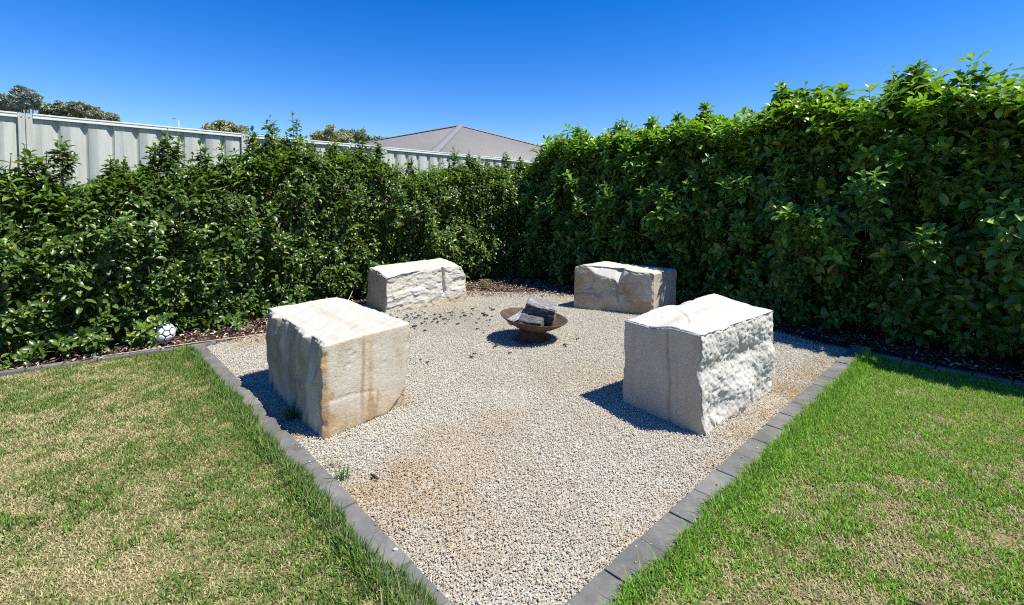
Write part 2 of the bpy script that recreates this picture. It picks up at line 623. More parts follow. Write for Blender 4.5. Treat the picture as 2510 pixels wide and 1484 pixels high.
kerb('charcoal paver edging between left lawn and gravel', [APEX + dL * 0.05, LEFT + dL * 0.02], PM, 0.264, 0.012, PW / 2)
kerb('charcoal paver edging between right lawn and gravel', [APEX + dR * 0.02, RIGHT + dR * 0.12], PM, 0.2625, 0.012, -PW / 2)
kerb('narrow grey edging along the foot of the left hedge', [(-7.2, 1.5), (-6.2, 2.62), (-4.52, 4.15), (-3.9, 4.62), (-3.33, 5.0), (-3.05, 5.17)], PS, 0.245, -0.002, 0, 0.008, 0.05, 0.012)
kerb('narrow grey edging along the foot of the right hedge', [(6.5, 0.75), (5.1, 2.78), (4.28, 3.88), (3.55, 4.74), (3.15, 5.15), (2.9, 5.55)], PS, 0.245, -0.002, 0, 0.006, 0.03, 0.008)


# ------------------------------------------------------------------ sandstone blocks
def grid_block(Na, Nb, Nc):
    idx = -np.ones((Na + 1, Nb + 1, Nc + 1), dtype=np.int64)
    I, J, K = np.meshgrid(np.arange(Na + 1), np.arange(Nb + 1), np.arange(Nc + 1), indexing='ij')
    surf = (I == 0) | (I == Na) | (J == 0) | (J == Nb) | (K == 0) | (K == Nc)
    idx[surf] = np.arange(surf.sum())
    P = np.c_[I[surf] / Na, J[surf] / Nb, K[surf] / Nc]
    F = []

    def q(A, flip):
        a, b, c, d = A[:-1, :-1].ravel(), A[1:, :-1].ravel(), A[1:, 1:].ravel(), A[:-1, 1:].ravel()
        F.append(np.c_[a, d, c, b] if flip else np.c_[a, b, c, d])
    q(idx[:, :, 0], True); q(idx[:, :, Nc], False)
    q(idx[:, 0, :], False); q(idx[:, Nb, :], True)
    q(idx[0, :, :], True); q(idx[Na, :, :], False)
    return P, np.concatenate(F)


def block_verts(P, cor, rough, seed, edge=(0.018, 0.04), extra=None, layers=None):
    """P in the unit cube, cor = 4 bottom + 4 top corners, rough = amplitude for a0,a1,b0,b1,c0,c1"""
    cor = np.array(cor, float)
    a, b, c = P[:, 0], P[:, 1], P[:, 2]
    w = [(1 - a) * (1 - b) * (1 - c), a * (1 - b) * (1 - c), a * b * (1 - c), (1 - a) * b * (1 - c),
         (1 - a) * (1 - b) * c, a * (1 - b) * c, a * b * c, (1 - a) * b * c]
    X = sum(w[i][:, None] * cor[i] for i in range(8))
    ctr = cor.mean(axis=0)
    quad = {'a0': (0, 3, 7, 4), 'a1': (1, 2, 6, 5), 'b0': (0, 1, 5, 4), 'b1': (3, 2, 6, 7), 'c0': (0, 1, 2, 3), 'c1': (4, 5, 6, 7)}
    Nn, D = {}, {}
    for k, qd in quad.items():
        p = cor[list(qd)]
        n = np.cross(p[2] - p[0], p[3] - p[1]); n /= np.linalg.norm(n)
        if n @ (p.mean(axis=0) - ctr) < 0: n = -n
        Nn[k] = n
    size = [np.linalg.norm(cor[1] - cor[0]), np.linalg.norm(cor[3] - cor[0]), np.linalg.norm(cor[4] - cor[0])]
    D = {'a0': a * size[0], 'a1': (1 - a) * size[0], 'b0': b * size[1], 'b1': (1 - b) * size[1], 'c0': c * size[2], 'c1': (1 - c) * size[2]}
    Y = X.copy()
    Rr = edge[0] + edge[1] * np.maximum(0, fbm(X * 7, 4, seed + 50, 0.6) * 1.6 + 0.1)
    for k in quad:
        on = D[k] < 1e-6
        if not on.any(): continue
        x = X[on]
        amp = rough[k]
        st = (layers or {}).get(k, (5, 5, 5))
        oc = 5 if amp > .0065 else 2
        h = fbm(x * np.array(st), oc, seed + ord(k[0]) * 3 + ord(k[1]), 0.55)
        rid = 1 - 2 * np.abs(fbm(x * np.array(st) * 1.7 + 9, oc - 1, seed + 31 + ord(k[0]), 0.55))
        disp = amp * (0.75 * h + 0.45 * (rid - .5))
        for g in quad:
            if g == k or g[0] == k[0]: continue
            e = np.clip(Rr[on] - D[g][on], 0, None)
            disp = disp - e * e / (2 * Rr[on]) * 1.1
        Y[on] += Nn[k] * disp[:, None]
    if extra is not None:
        Y = extra(P, X, Y, Nn, size)
    return X, Y


def groove(u, v, path, width, jit=None):
    """distance-based groove mask along a polyline in a face's (u, v) metres"""
    Pq = np.c_[u, v]
    d = np.full(len(Pq), 9.0)
    for p, q in zip(path, path[1:]):
        d = np.minimum(d, seg_dist(Pq, p, q))
    return np.clip(1 - d / width, 0, 1)


def stone(name, cor, N, rough, seed, label, tintf, extra=None, layers=None, edge=(0.018, 0.04)):
    P, F = grid_block(*N)
    X, Y = block_verts(P, cor, rough, seed, edge, extra, layers)
    o0 = np.array(cor[:4]).mean(axis=0)
    t = np.clip(tintf(P, X), 0, 1)
    me = mesh_np(name, Y - o0, [F], {'tint': t})
    o = link(name, me, M['sandstone'], None, tuple(o0), smooth=True)
    tag(o, label, 'stone block', 'rough sandstone blocks set around the fire bowl')
    return o


B1 = [(-1.19, 2.965, -.03), (-0.80, 3.45, -.03), (-1.63, 4.47, -.03), (-2.03, 3.90, -.03),
      (-1.185, 2.955, .612), (-0.755, 3.50, .618), (-1.645, 4.46, .622), (-2.065, 3.945, .618)]


def b1_extra(P, X, Y, N, size):
    a, b, c = P.T
    on = (a < 1e-6)                      # long grooved face along the lawn
    u = b * size[1]
    g = fbm(np.c_[u * 6.5 + 0.8 * c, c * 0.7, c * 0 + 3], 4, 71, 0.6)
    g2 = 1 - np.abs(fbm(np.c_[u * 5 + 1.2 * c, c * 0.9, c * 0 + 8], 3, 77)) * 3
    Y[on] += N['a0'] * ((0.05 * g + 0.026 * g2)[on])[:, None] * (0.35 + 0.65 * sstep(0, .15, b[on] * 1.0 + .05))[:, None]
    # scalloped top edge above that face
    sc = np.maximum(0, fbm(np.c_[u * 13, u * 0 + 2, u * 0], 3, 12)) * 0.10 * sstep(0.02, .2, b + .05)
    near = np.clip(1 - (1 - c) * size[2] / 0.10, 0, 1) * on
    Y -= N['a0'] * -0.0
    Y += -N['a0'] * (sc * near)[:, None] * 0.7
    # sawn face: broken lower corner
    fb = (b < 1e-6)
    k = np.clip((a - 0.74 - 1.1 * c) / 0.3, 0, 1) * fb
    Y += -N['b0'] * (0.022 * (k > 0.02) + 0.012 * k)[:, None] * fb[:, None]
    bulge = sstep(.35, .75, c) * (1 - sstep(.85, 1.0, c)) * (a > 1 - 1e-6)
    Y += N['a1'] * (0.02 * bulge)[:, None]
    # shallow scratch and pick marks
    gr = groove(a * size[0], c * size[2], [(0.02, .26), (.2, .255), (.36, .22)], 0.012) * fb
    Y -= N['b0'] * (gr * 0.006)[:, None]
    for (pa, pc) in ((.17, .555), (.20, .52), (.29, .57), (.35, .545), (.16, .46), (.43, .40)):
        hit = np.clip(1 - np.hypot(a * size[0] - pa, c * size[2] - pc) / .018, 0, 1) * fb
        Y -= N['b0'] * (hit * 0.008)[:, None]
    return Y


def b1_tint(P, X):
    a, b, c = P.T
    fb = b < .02
    u = a
    n = fbm(np.c_[u * 9, c * 1.6, c * 0], 4, 5)
    n2 = fbm(X * 11, 4, 6)
    seam = np.exp(-((u - .43 - .012 * n2) / .018) ** 2)
    st = np.exp(-((u - .52 - .03 * n) / .035) ** 2) * (0.5 + .5 * n2 + .25)
    left = np.exp(-(u / .05) ** 2) * (.6 + .8 * n2) * (c < .92) + np.exp(-((u - .07) / .06) ** 2) * sstep(-.1, .35, n2) * (c < .5)
    low = sstep(.42, .05, c + .12 * n) * .45
    o_ = np.where(fb, np.clip(.9 * seam + .9 * st + 1.0 * left + 1.2 * low + .45 * sstep(.1, .5, n) * (c < .6), 0, .85), 0)
    d_ = np.where(fb, .75 * np.exp(-((u - .418 - .01 * n2) / .009) ** 2) + .35 * sstep(.2, .5, n) * (c < .75), 0)
    fa = a < .02
    ng = fbm(np.c_[b * 9, c * 1.3, c * 0 + 4], 4, 15)
    d_ = np.where(fa & ~fb, np.clip(.36 + 1.2 * ng, 0, .85), d_)
    o_ = np.where(fa & ~fb, np.clip(.3 * ng, 0, .3), o_)
    tp = c > .985
    nt = fbm(np.c_[(a * .8 + .02 * n2) * 9, b * 1.1, b * 0 + 7], 4, 25)
    band = np.exp(-((a - .47 - .06 * fbm(np.c_[b * 3, b * 0, b * 0], 2, 3)) / .035) ** 2)
    o_ = np.where(tp, np.clip(.75 * band * (.6 + n2) + .45 * sstep(.05, .5, nt), 0, .7), o_)
    d_ = np.where(tp, .15 * band, d_)
    w_ = np.where(tp, np.clip(.45 - nt, 0, .6), np.where(fb, .25 * sstep(.0, -.4, n), 0))
    rim = np.clip(1 - np.minimum(np.minimum(a, b * 2), 1.0) * 0 - (1 - c) / .05, 0, 1)
    w_ = np.maximum(w_, rim * .7 * (.5 + n2))
    return np.c_[o_, d_, w_]


stone('sandstone_block', B1, (56, 104, 60), dict(a0=.012, a1=.02, b0=.003, b1=.012, c0=.0, c1=.006), 3,
      'sandstone block by the left paver edging, with rust coloured streaks on its sawn face', b1_tint, b1_extra, {'c1': (9, 3, 5)})

B3 = [(1.245, 2.985, -.03), (2.10, 3.77, -.03), (1.74, 4.30, -.03), (0.835, 3.555, -.03),
      (1.205, 2.985, .662), (2.045, 3.66, .665), (1.80, 4.20, .685), (0.85, 3.565, .655)]


def b3_extra(P, X, Y, N, size):
    a, b, c = P.T
    fa = a < -1
    fb = b < 1e-6        # long split face towards the right lawn
    u, v = a * size[0], c * size[2]
    h = fbm(np.c_[u * 3, v * 3, u * 0 + 2], 5, 91, .6)
    bul = np.exp(-(((u - .62) / .2) ** 2 + ((v - .17) / .13) ** 2)) * .05 + np.exp(-(((u - 1.05) / .16) ** 2 + ((v - .34) / .2) ** 2)) * .05
    cut = np.exp(-(((u - .25) / .16) ** 2 + ((v - .12) / .12) ** 2)) * .04
    dg = 1 - np.abs(fbm(np.c_[(u - v * .8) * 7, (u + v) * 1.5, u * 0 + 5], 4, 95)) * 2.4
    wp = np.c_[u + .05 * h, v + .06 * u, u * 0 + 2]
    fc = .006 * facets(wp * np.array([5, 6, 1]), 11) + .004 * facets(wp * np.array([14, 12, 1]), 12) + .0055 * facets(wp * np.array([36, 32, 1]), 14, .8)
    Y[fb] += N['b0'] * ((0.019 * h + bul - cut + .004 * dg + fc)[fb])[:, None]
    # wandering arris between the sawn face and the split face
    fs = a < 1e-6        # sawn face towards the fire-pit side and camera
    arr = (0.03 + .035 * fbm(np.c_[v * 6, v * 0, v * 0], 4, 41) + .03 * np.exp(-((v - .45) / .05) ** 2))
    k = np.clip(1 - b * size[1] / .16, 0, 1) ** 2
    Y += -N['b0'] * (0 * k)[:, None]
    Y[fs | fb] += -N['b0'] * ((np.clip(arr, -.02, .08) * k * (fs | fb))[fs | fb])[:, None] * .6
    # through crack down the sawn face
    path = [(.285, .66), (.29, .56), (.278, .42), (.272, .3), (.285, .16), (.28, 0)]
    g = groove(b * size[1], v, path, .014) * fs
    Y -= N['a0'] * (g * .02)[:, None]
    # curved crack over the top
    tp = c > 1 - 1e-6
    ua, ub = a * size[0], b * size[1]
    g = groove(ua, ub, [(.02, .17), (.12, .19), (.25, .27), (.36, .38), (.43, .5), (.46, .60)], .013) * tp
    Y[:, 2] -= g * .007
    # low corner and a notch on the back top edge
    dip = sstep(.32, .62, b) * sstep(.34, .05, a) * c * .035
    Y[:, 2] -= dip
    nt = np.exp(-((a - .55) / .05) ** 2) * sstep(.88, 1, b) * c * .03
    Y[:, 2] -= nt
    lip = sstep(.55, 1.0, a) * sstep(.55, 1, b) * c * .02
    Y[:, 2] += lip
    return Y


def b3_tint(P, X):
    a, b, c = P.T
    n = fbm(X * 5, 4, 8); n2 = fbm(X * 16, 4, 9)
    fs = a < .01; fb = b < .01; tp = c > .985
    st = fbm(np.c_[b * 12, c * 1.1, c * 0], 4, 10)
    o_ = np.where(fs, .27 + .26 * sstep(.75, .0, c) * (.6 + n) + .2 * sstep(.1, .5, st), 0)  # constant term imitates warmer light on this shaded face; the rest is stain
    d_ = np.where(fs, .05 * n + .3 * sstep(.25, .6, st), 0)
    path = [(.285, .66), (.29, .56), (.278, .42), (.272, .3), (.285, .16), (.28, 0)]
    d_ = np.where(fs, np.maximum(d_, groove(b * .71, c * .69, path, .010)), d_)
    o_ = np.where(fb & ~fs, .55 * sstep(.20, .02, c + .06 * n2), o_)
    w_ = np.where(fb & ~fs, .8 + .3 * n2, np.where(fs, .35, 0))  # sawn face bleached so its shade looks lighter, light put into colour
    d_ = np.where(fb & ~fs, .35 * sstep(.25, .5, n2), d_)
    nt = fbm(np.c_[(a + .1 * n) * 2, b * 8, b * 0], 4, 18)
    o_ = np.where(tp, .3 * sstep(.15, .5, nt), o_)
    w_ = np.where(tp, .75 - .5 * nt, w_)
    d_ = np.where(tp, groove(a * 1.1, b * .71, [(.02, .17), (.12, .19), (.25, .27), (.36, .38), (.43, .5), (.46, .60)], .013) * .9, d_)
    return np.c_[o_, d_, w_]


stone('sandstone_block', B3, (136, 96, 84), dict(a0=.003, a1=.02, b0=.006, b1=.02, c0=0, c1=.009), 13,
      'pale sandstone block near the right edging, with one vertical crack down its shaded face', b3_tint, b3_extra, {'b0': (9, 9, 9)})

B2 = [(-1.725, 6.415, -.03), (-0.70, 7.31, -.03), (-1.16, 7.93, -.03), (-2.18, 7.02, -.03),
      (-1.70, 6.43, .50), (-0.73, 7.32, .575), (-1.16, 7.92, .59), (-2.14, 7.02, .55)]


def b2_extra(P, X, Y, N, size):
    a, b, c = P.T
    fb = b < 1e-6
    u, v = a * size[0], c * size[2]
    h = fbm(np.c_[u * 3, v * 7, u * 0], 5, 55, .6)
    lay = 1 - np.abs(fbm(np.c_[u * 2.2, v * 11, u * 0 + 6], 4, 58)) * 2.5
    wp = np.c_[u + .04 * h, v + .05 * h, u * 0 + 4]
    fc = .015 * facets(wp * np.array([4, 9, 1]), 21) + .008 * facets(wp * np.array([11, 20, 1]), 22) + .005 * facets(wp * np.array([26, 36, 1]), 23, .8)
    Y[fb] += N['b0'] * ((.020 * h + .008 * lay + .62 * fc)[fb])[:, None]
    step = sstep(.26, .31, v - .06 * (u - .3)) * sstep(.75, .5, u)
    Y[fb] -= N['b0'] * ((.025 * step)[fb])[:, None]
    g = groove(u, v, [(.93, .52), (.945, .42), (.935, .32), (.955, .2), (.94, .02)], .03) * fb
    Y -= N['b0'] * (g * .07 * sstep(0.05, .3, v))[:, None]
    rr = sstep(.82, 1, a) * sstep(.65, 1, c) * .05 + sstep(.2, 0, a) * sstep(.75, 1, c) * .02
    rx = sstep(.85, 1, a) * sstep(.6, 1, c) * .05
    Y -= N['a1'] * rx[:, None]
    Y[:, 2] -= rr * sstep(.6, 0, b)
    tp = c > 1 - 1e-6
    Y[tp, 2] += .02 * fbm(np.c_[a * 3, b * 3, a * 0], 3, 59)[tp]
    return Y


def b2_tint(P, X):
    a, b, c = P.T
    n = fbm(X * 5, 4, 28); n2 = fbm(X * 14, 4, 29)
    fb = b < .01; fs = a < .01; tp = c > .985
    o_ = np.where(fb, .6 * sstep(.35, .02, c + .15 * n) * sstep(-.2, .8, a + .3 * n) + .15 * sstep(.2, .5, n), 0)
    d_ = np.where(fb, .12 * sstep(.3, .6, n2), 0)
    w_ = np.where(fb, .65 + .3 * n2 - o_, 0)
    d_ = np.where(fb, np.maximum(d_, .7 * groove(a * 1.36, c * .58, [(.93, .52), (.945, .42), (.935, .32), (.955, .2)], .012)), d_)
    st = fbm(np.c_[b * 9, c * 1.0, c * 0], 4, 30)
    d_ = np.where(fs & ~fb, .30 + .3 * st, d_)
    w_ = np.where(tp, .7 + .3 * n, w_)
    return np.c_[o_, d_, w_]


stone('sandstone_block', B2, (124, 56, 60), dict(a0=.004, a1=.02, b0=.006, b1=.02, c0=0, c1=.008), 23,
      'far sandstone block against the left hedge, its rough split face split by a vertical fissure', b2_tint, b2_extra)

B4 = [(1.872, 6.255, -.03), (2.33, 6.66, -.03), (1.34, 7.22, -.03), (0.888, 6.825, -.03),
      (1.875, 6.255, .565), (2.33, 6.65, .57), (1.34, 7.22, .625), (0.905, 6.84, .615)]


def b4_extra(P, X, Y, N, size):
    a, b, c = P.T
    fl = a < 1e-6        # long face (c0 -> c3) seen from the camera
    u, v = b * size[1], c * size[2]       # u = 0 at the right end
    h = fbm(np.c_[u * 2.4, v * 3.4, u * 0], 5, 65, .55)
    wp = np.c_[u + .05 * h, v + .05 * h, u * 0 + 4]
    fc = .012 * facets(wp * np.array([3.5, 5, 1]), 31, .4) + .005 * facets(wp * np.array([9, 12, 1]), 32)
    Y[fl] += N['a0'] * ((.016 * h + fc)[fl])[:, None]
    # sloping chipped facet from the top left towards the middle
    U = size[1] - u
    line = np.interp(U, [0, .17, .25, .33, .5, .60, .66, .72, .88], [.62, .60, .55, .505, .47, .445, .38, .50, .61])
    cut = sstep(0, .03, v - line) * sstep(.12, .2, U) * sstep(.72, .60, U)
    win = sstep(.10, .2, U) * sstep(1.0, .70, U)
    low = np.clip((v - line) * .95 + .008 * h, 0, .2) * win * (v > line)
    Y[fl] -= N['a0'] * (low[fl])[:, None]
    tp = c > 1 - 1e-6
    ptop = np.clip((size[2] - line) * .95, 0, .2) * win
    sh = np.clip(ptop - a * size[0], 0, None) * tp
    Y -= N['a0'] * (sh * (~fl))[:, None]
    g = groove(U, v, [(.60, .43), (.645, .36), (.64, .27), (.665, .20), (.66, .17)], .014) * fl
    Y -= N['a0'] * (g * .02)[:, None]
    rr = sstep(.9, 1, b) * sstep(.7, 1, c) * .04
    Y[:, 2] -= rr
    led = sstep(.20, .16, v - .05 * np.sin(U * 7)) * sstep(.5, .3, U)
    Y[fl] += N['a0'] * ((.02 * led)[fl])[:, None]
    return Y


def b4_tint(P, X):
    a, b, c = P.T
    U = 1 - b
    n = fbm(X * 4.5, 5, 38); n2 = fbm(X * 13, 4, 39)
    fl = a < .01; fr = b < .01; tp = c > .985
    o_ = np.where(fl, np.clip(.34 + .9 * n + .35 * sstep(.45, .1, c) * sstep(.3, .8, U) + .5 * np.exp(-((U - .08) / .08) ** 2 - ((c - .62) / .15) ** 2), 0, .8), 0)  # even ochre base imitates warmer light in this face's shade; rest is stain
    d_ = np.where(fl, np.clip(.08 + .45 * n2 + .2 * n, 0, .5), 0)
    d_ = np.where(fl, np.maximum(d_, .9 * groove(U * 1.14, c * .6, [(.60, .43), (.645, .36), (.64, .27), (.665, .20), (.66, .17)], .014)), d_)
    line = np.interp(U * 1.14, [0, .17, .25, .33, .5, .60, .66, .72, .88], [.62, .60, .55, .505, .47, .445, .38, .50, .61]) / .6
    facet = sstep(0, .05, c - line) * sstep(.12, .2, U) * sstep(.80, .62, U)
    w_ = np.where(fl, .8 * facet, 0)
    o_ = o_ * (1 - facet); d_ = d_ * (1 - facet)
    o_ = np.where(fr & ~fl, .5 * sstep(.5, 0, c + .2 * n), o_)
    d_ = np.where(fr & ~fl, .2 * sstep(.1, .5, fbm(np.c_[a * 12, c * 1.2, c * 0], 3, 33)), d_)
    w_ = np.where(tp, .6 + .3 * n, w_)
    return np.c_[o_, d_, w_]


stone('sandstone_block', B4, (56, 100, 56), dict(a0=.008, a1=.015, b0=.006, b1=.02, c0=0, c1=.008), 33,
      'far sandstone block against the dark right hedge, ochre stained on its long shaded face', b4_tint, b4_extra)


# ------------------------------------------------------------------ fire bowl
def lathe(name, prof, mat, parent, n=72, wob=0.0, seed=0):
    prof = np.array(prof)
    m = len(prof)
    th = np.linspace(0, 2 * math.pi, n, endpoint=False)
    r = prof[:, 0][:, None] * (1 + wob * vnoise(np.c_[np.cos(th) * 2, np.sin(th) * 2, th * 0 + seed], 3)[None, :])
    V = np.stack([r * np.cos(th), r * np.sin(th), np.repeat(prof[:, 1][:, None], n, 1)], -1).reshape(-1, 3)
    i, j = np.meshgrid(np.arange(m - 1), np.arange(n), indexing='ij')
    a = i * n + j; b = i * n + (j + 1) % n
    F = np.stack([a, b, b + n, a + n], -1).reshape(-1, 4)
    return link(name, mesh_np(name, V, [F]), mat, parent, smooth=True)


PIT = (0.215, 5.20, 0.0)
pit = empty('fire_bowl', PIT)
tag(pit, 'rusty cast iron fire bowl on a flared foot in the middle of the gravel', 'fire bowl')
outer = [(0.001, .126), (.09, .126), (.135, .132), (.19, .152), (.25, .182), (.31, .218), (.352, .249), (.372, .266)]
inner = [(.374, .272), (.366, .272), (.345, .254), (.305, .227), (.25, .193), (.18, .162), (.11, .143), (0.001, .138)]
bowl = lathe('bowl', outer + inner, M['rust'], pit, 80, .006)
bowl.location = (0, 0, -0.022)
bowl.rotation_euler = (R(1.5), R(6.0), 0)
lathe('foot', [(.208, -.005), (.208, .008), (.200, .014), (.175, .036), (.150, .062), (.134, .085), (.128, .104), (.11, .114)], M['rust'], pit, 64, .006)


def charred(name, dims, loc, rot, label, seed, ashf, grp='charred wood in the fire bowl'):
    P, F = grid_block(40, 20, 20)
    L, Wd, H = dims
    cor = [(-L / 2, -Wd / 2, -H / 2), (L / 2, -Wd / 2, -H / 2), (L / 2, Wd / 2, -H / 2), (-L / 2, Wd / 2, -H / 2),
           (-L / 2, -Wd / 2, H / 2), (L / 2, -Wd / 2, H / 2), (L / 2, Wd / 2, H / 2), (-L / 2, Wd / 2, H / 2)]
    X, Y = block_verts(P, cor, dict(a0=.012, a1=.012, b0=.026, b1=.026, c0=.026, c1=.026), seed, (.008, .02), None,
                       dict(b0=(4, 30, 30), b1=(4, 30, 30), c0=(4, 32, 30), c1=(4, 32, 30), a0=(10, 20, 20), a1=(10, 20, 20)))
    me = mesh_np(name, Y, [F], {'tint': np.repeat(np.clip(ashf(P, X), 0, 1)[:, None], 3, 1)})
    o = link(name, me, M['char'], None, loc, smooth=True)
    o.rotation_euler = rot
    tag(o, label, 'charred log', grp)
    return o


charred('charred_log', (.335, .20, .19), (0.325, 5.27, .300), (R(14), R(13), R(-10)), 'large blackened log chunk standing highest in the fire bowl', 4,
        lambda P, X: .8 * (P[:, 0] > .985) + .4 * sstep(.1, .5, fbm(X * 18, 3, 3)) + .30 * (P[:, 2] > .97) - .5 * (P[:, 1] < .03) * (P[:, 2] < .8))
charred('charred_log', (.27, .075, .05), (0.075, 5.20, .248), (R(25), R(-24), R(24)), 'thin ash white plank leaning on the big log', 5,
        lambda P, X: .75 + .4 * fbm(X * 18, 3, 3))
charred('charred_log', (.26, .16, .09), (0.205, 5.10, .205), (R(10), R(6), R(-14)), 'cracked black log lying low at the front of the bowl', 6,
        lambda P, X: .12 * sstep(.05, .5, fbm(X * 22, 3, 7)))


# ------------------------------------------------------------------ scatter helpers
def rot_basis(d, up):
    x = np.cross(d, up)
    x /= np.linalg.norm(x, axis=1)[:, None] + 1e-9
    n = np.cross(x, d)
    return x, n


# leaf template: along +Y, width X, normal Z
LT_t = [0.28, 0.58, 0.86]
LT_w = [0.34, 0.5, 0.34]
_lv = [(0, 0, 0)]
for t_, w_ in zip(LT_t, LT_w):
    for s_ in (-1, 0, 1):
        _lv.append((s_ * w_, t_, (0.24 * w_ * abs(s_)) - 0.20 * t_ * t_))
_lv.append((0, 1, -0.24))
LV = np.array(_lv)
LTRI = np.array([(0, 2, 1), (0, 3, 2), (7, 8, 10), (8, 9, 10)])
LQ = np.array([(1, 2, 5, 4), (2, 3, 6, 5), (4, 5, 8, 7), (5, 6, 9, 8)])


def leaves_geo(p, d, up, L, Wd, col):
    x, n = rot_basis(d, up)
    V = (p[:, None, :] + LV[None, :, 0, None] * (Wd[:, None, None] * x[:, None, :]) + LV[None, :, 1, None] * (L[:, None, None] * d[:, None, :])
         + LV[None, :, 2, None] * (L[:, None, None] * n[:, None, :]))
    k = len(p)
    off = (np.arange(k) * len(LV))[:, None, None]
    T = (LTRI[None] + off).reshape(-1, 3)
    Q = (LQ[None] + off).reshape(-1, 4)
    shade = np.array([.92] + [1.0, 1.08, 1.0] * 3 + [1.0])
    C = col[:, None, :] * shade[None, :, None]
    return V.reshape(-1, 3), T, Q, C.reshape(-1, 3)


def unit(v):
    return v / (np.linalg.norm(v, axis=1)[:, None] + 1e-9)


def sprig_leaves(P, D, Ls, K, ll, colr, seed, young):
    """opposite pairs of leaves along each shoot; returns arrays of leaves and pair index"""
    g = np.random.default_rng(seed)
    n = len(P)
    a = unit(np.cross(D, unit(g.normal(size=(n, 3)))))
    b = np.cross(D, a)
    out = []
    ph = g.uniform(0, 6.28, n)
    for k in range(int(K.max())):
        use = k < K
        f = k / np.maximum(K - 1, 1)                       # 0 base .. 1 tip
        pos = P - D * (Ls * (1 - f))[:, None]
        spread = np.radians(80 - 46 * f ** 1.5) + g.normal(0, .16, n)
        size = ll * np.where(f > .98, .62, np.where(f > .7, .88, 1.0)) * g.uniform(.62, 1.22, n)
        for s in (0, 1):
            an = ph + k * math.pi / 2 + s * math.pi + g.normal(0, .22, n)
            rad = a * np.cos(an)[:, None] + b * np.sin(an)[:, None]
            sp = spread + g.normal(0, .14, n)
            d = D * np.cos(sp)[:, None] + rad * np.sin(sp)[:, None]
            d[:, 2] -= .10 + .1 * g.random(n)
            d = unit(d)
            up = unit(D * np.sin(sp)[:, None] - rad * np.cos(sp)[:, None] + g.normal(0, .18, (n, 3)) + np.array([0, 0, .45]))
            tip = np.where(f > .75, .55, np.where(f > .45, .15, 0))
            yg = np.clip(young + tip * (.45 + young), 0, 1)
            c = colr['old'] * (1 - yg[:, None]) + colr['young'] * yg[:, None]
            c = c * g.uniform(.70, 1.28, n)[:, None]
            odd = g.random(n)
            c = np.where((odd < .016)[:, None], np.array([.34, .30, .05]), c)
            c = np.where((odd > .993)[:, None], np.array([.20, .11, .04]), c)
            out.append((pos[use], d[use], up[use], size[use], (size * g.uniform(.44, .56, n))[use], c[use]))
    return [np.concatenate([o[i] for o in out]) for i in range(6)]


def tube(path, rad, n=6):
    path = np.array(path, float)
    m = len(path)
    rad = np.broadcast_to(np.array(rad, float), (m,))
    t = np.gradient(path, axis=0)
    t = unit(t)
    ref = np.where(np.abs(t[:, 2:3]) > .9, np.array([[1.0, 0, 0]]), np.array([[0, 0, 1.0]]))
    x = unit(np.cross(t, ref)); y = np.cross(x, t)
    th = np.linspace(0, 2 * math.pi, n, endpoint=False)
    V = path[:, None] + rad[:, None, None] * (x[:, None] * np.cos(th)[None, :, None] + y[:, None] * np.sin(th)[None, :, None])
    V = V.reshape(-1, 3)
    i, j = np.meshgrid(np.arange(m - 1), np.arange(n), indexing='ij')
    a = i * n + j; b = i * n + (j + 1) % n
    F = np.stack([a, b, b + n, a + n], -1).reshape(-1, 4)
    caps = [np.arange(n)[::-1][None], (np.arange(n) + (m - 1) * n)[None]]
    return V, [F] + caps


def join(parts):
    Vs, Fs, off = [], {}, 0
    for V, F in parts:
        Vs.append(V)
        for f in F:
            Fs.setdefault(f.shape[1], []).append(f + off)
        off += len(V)
    return np.concatenate(Vs), [np.concatenate(v) for v in Fs.values()]


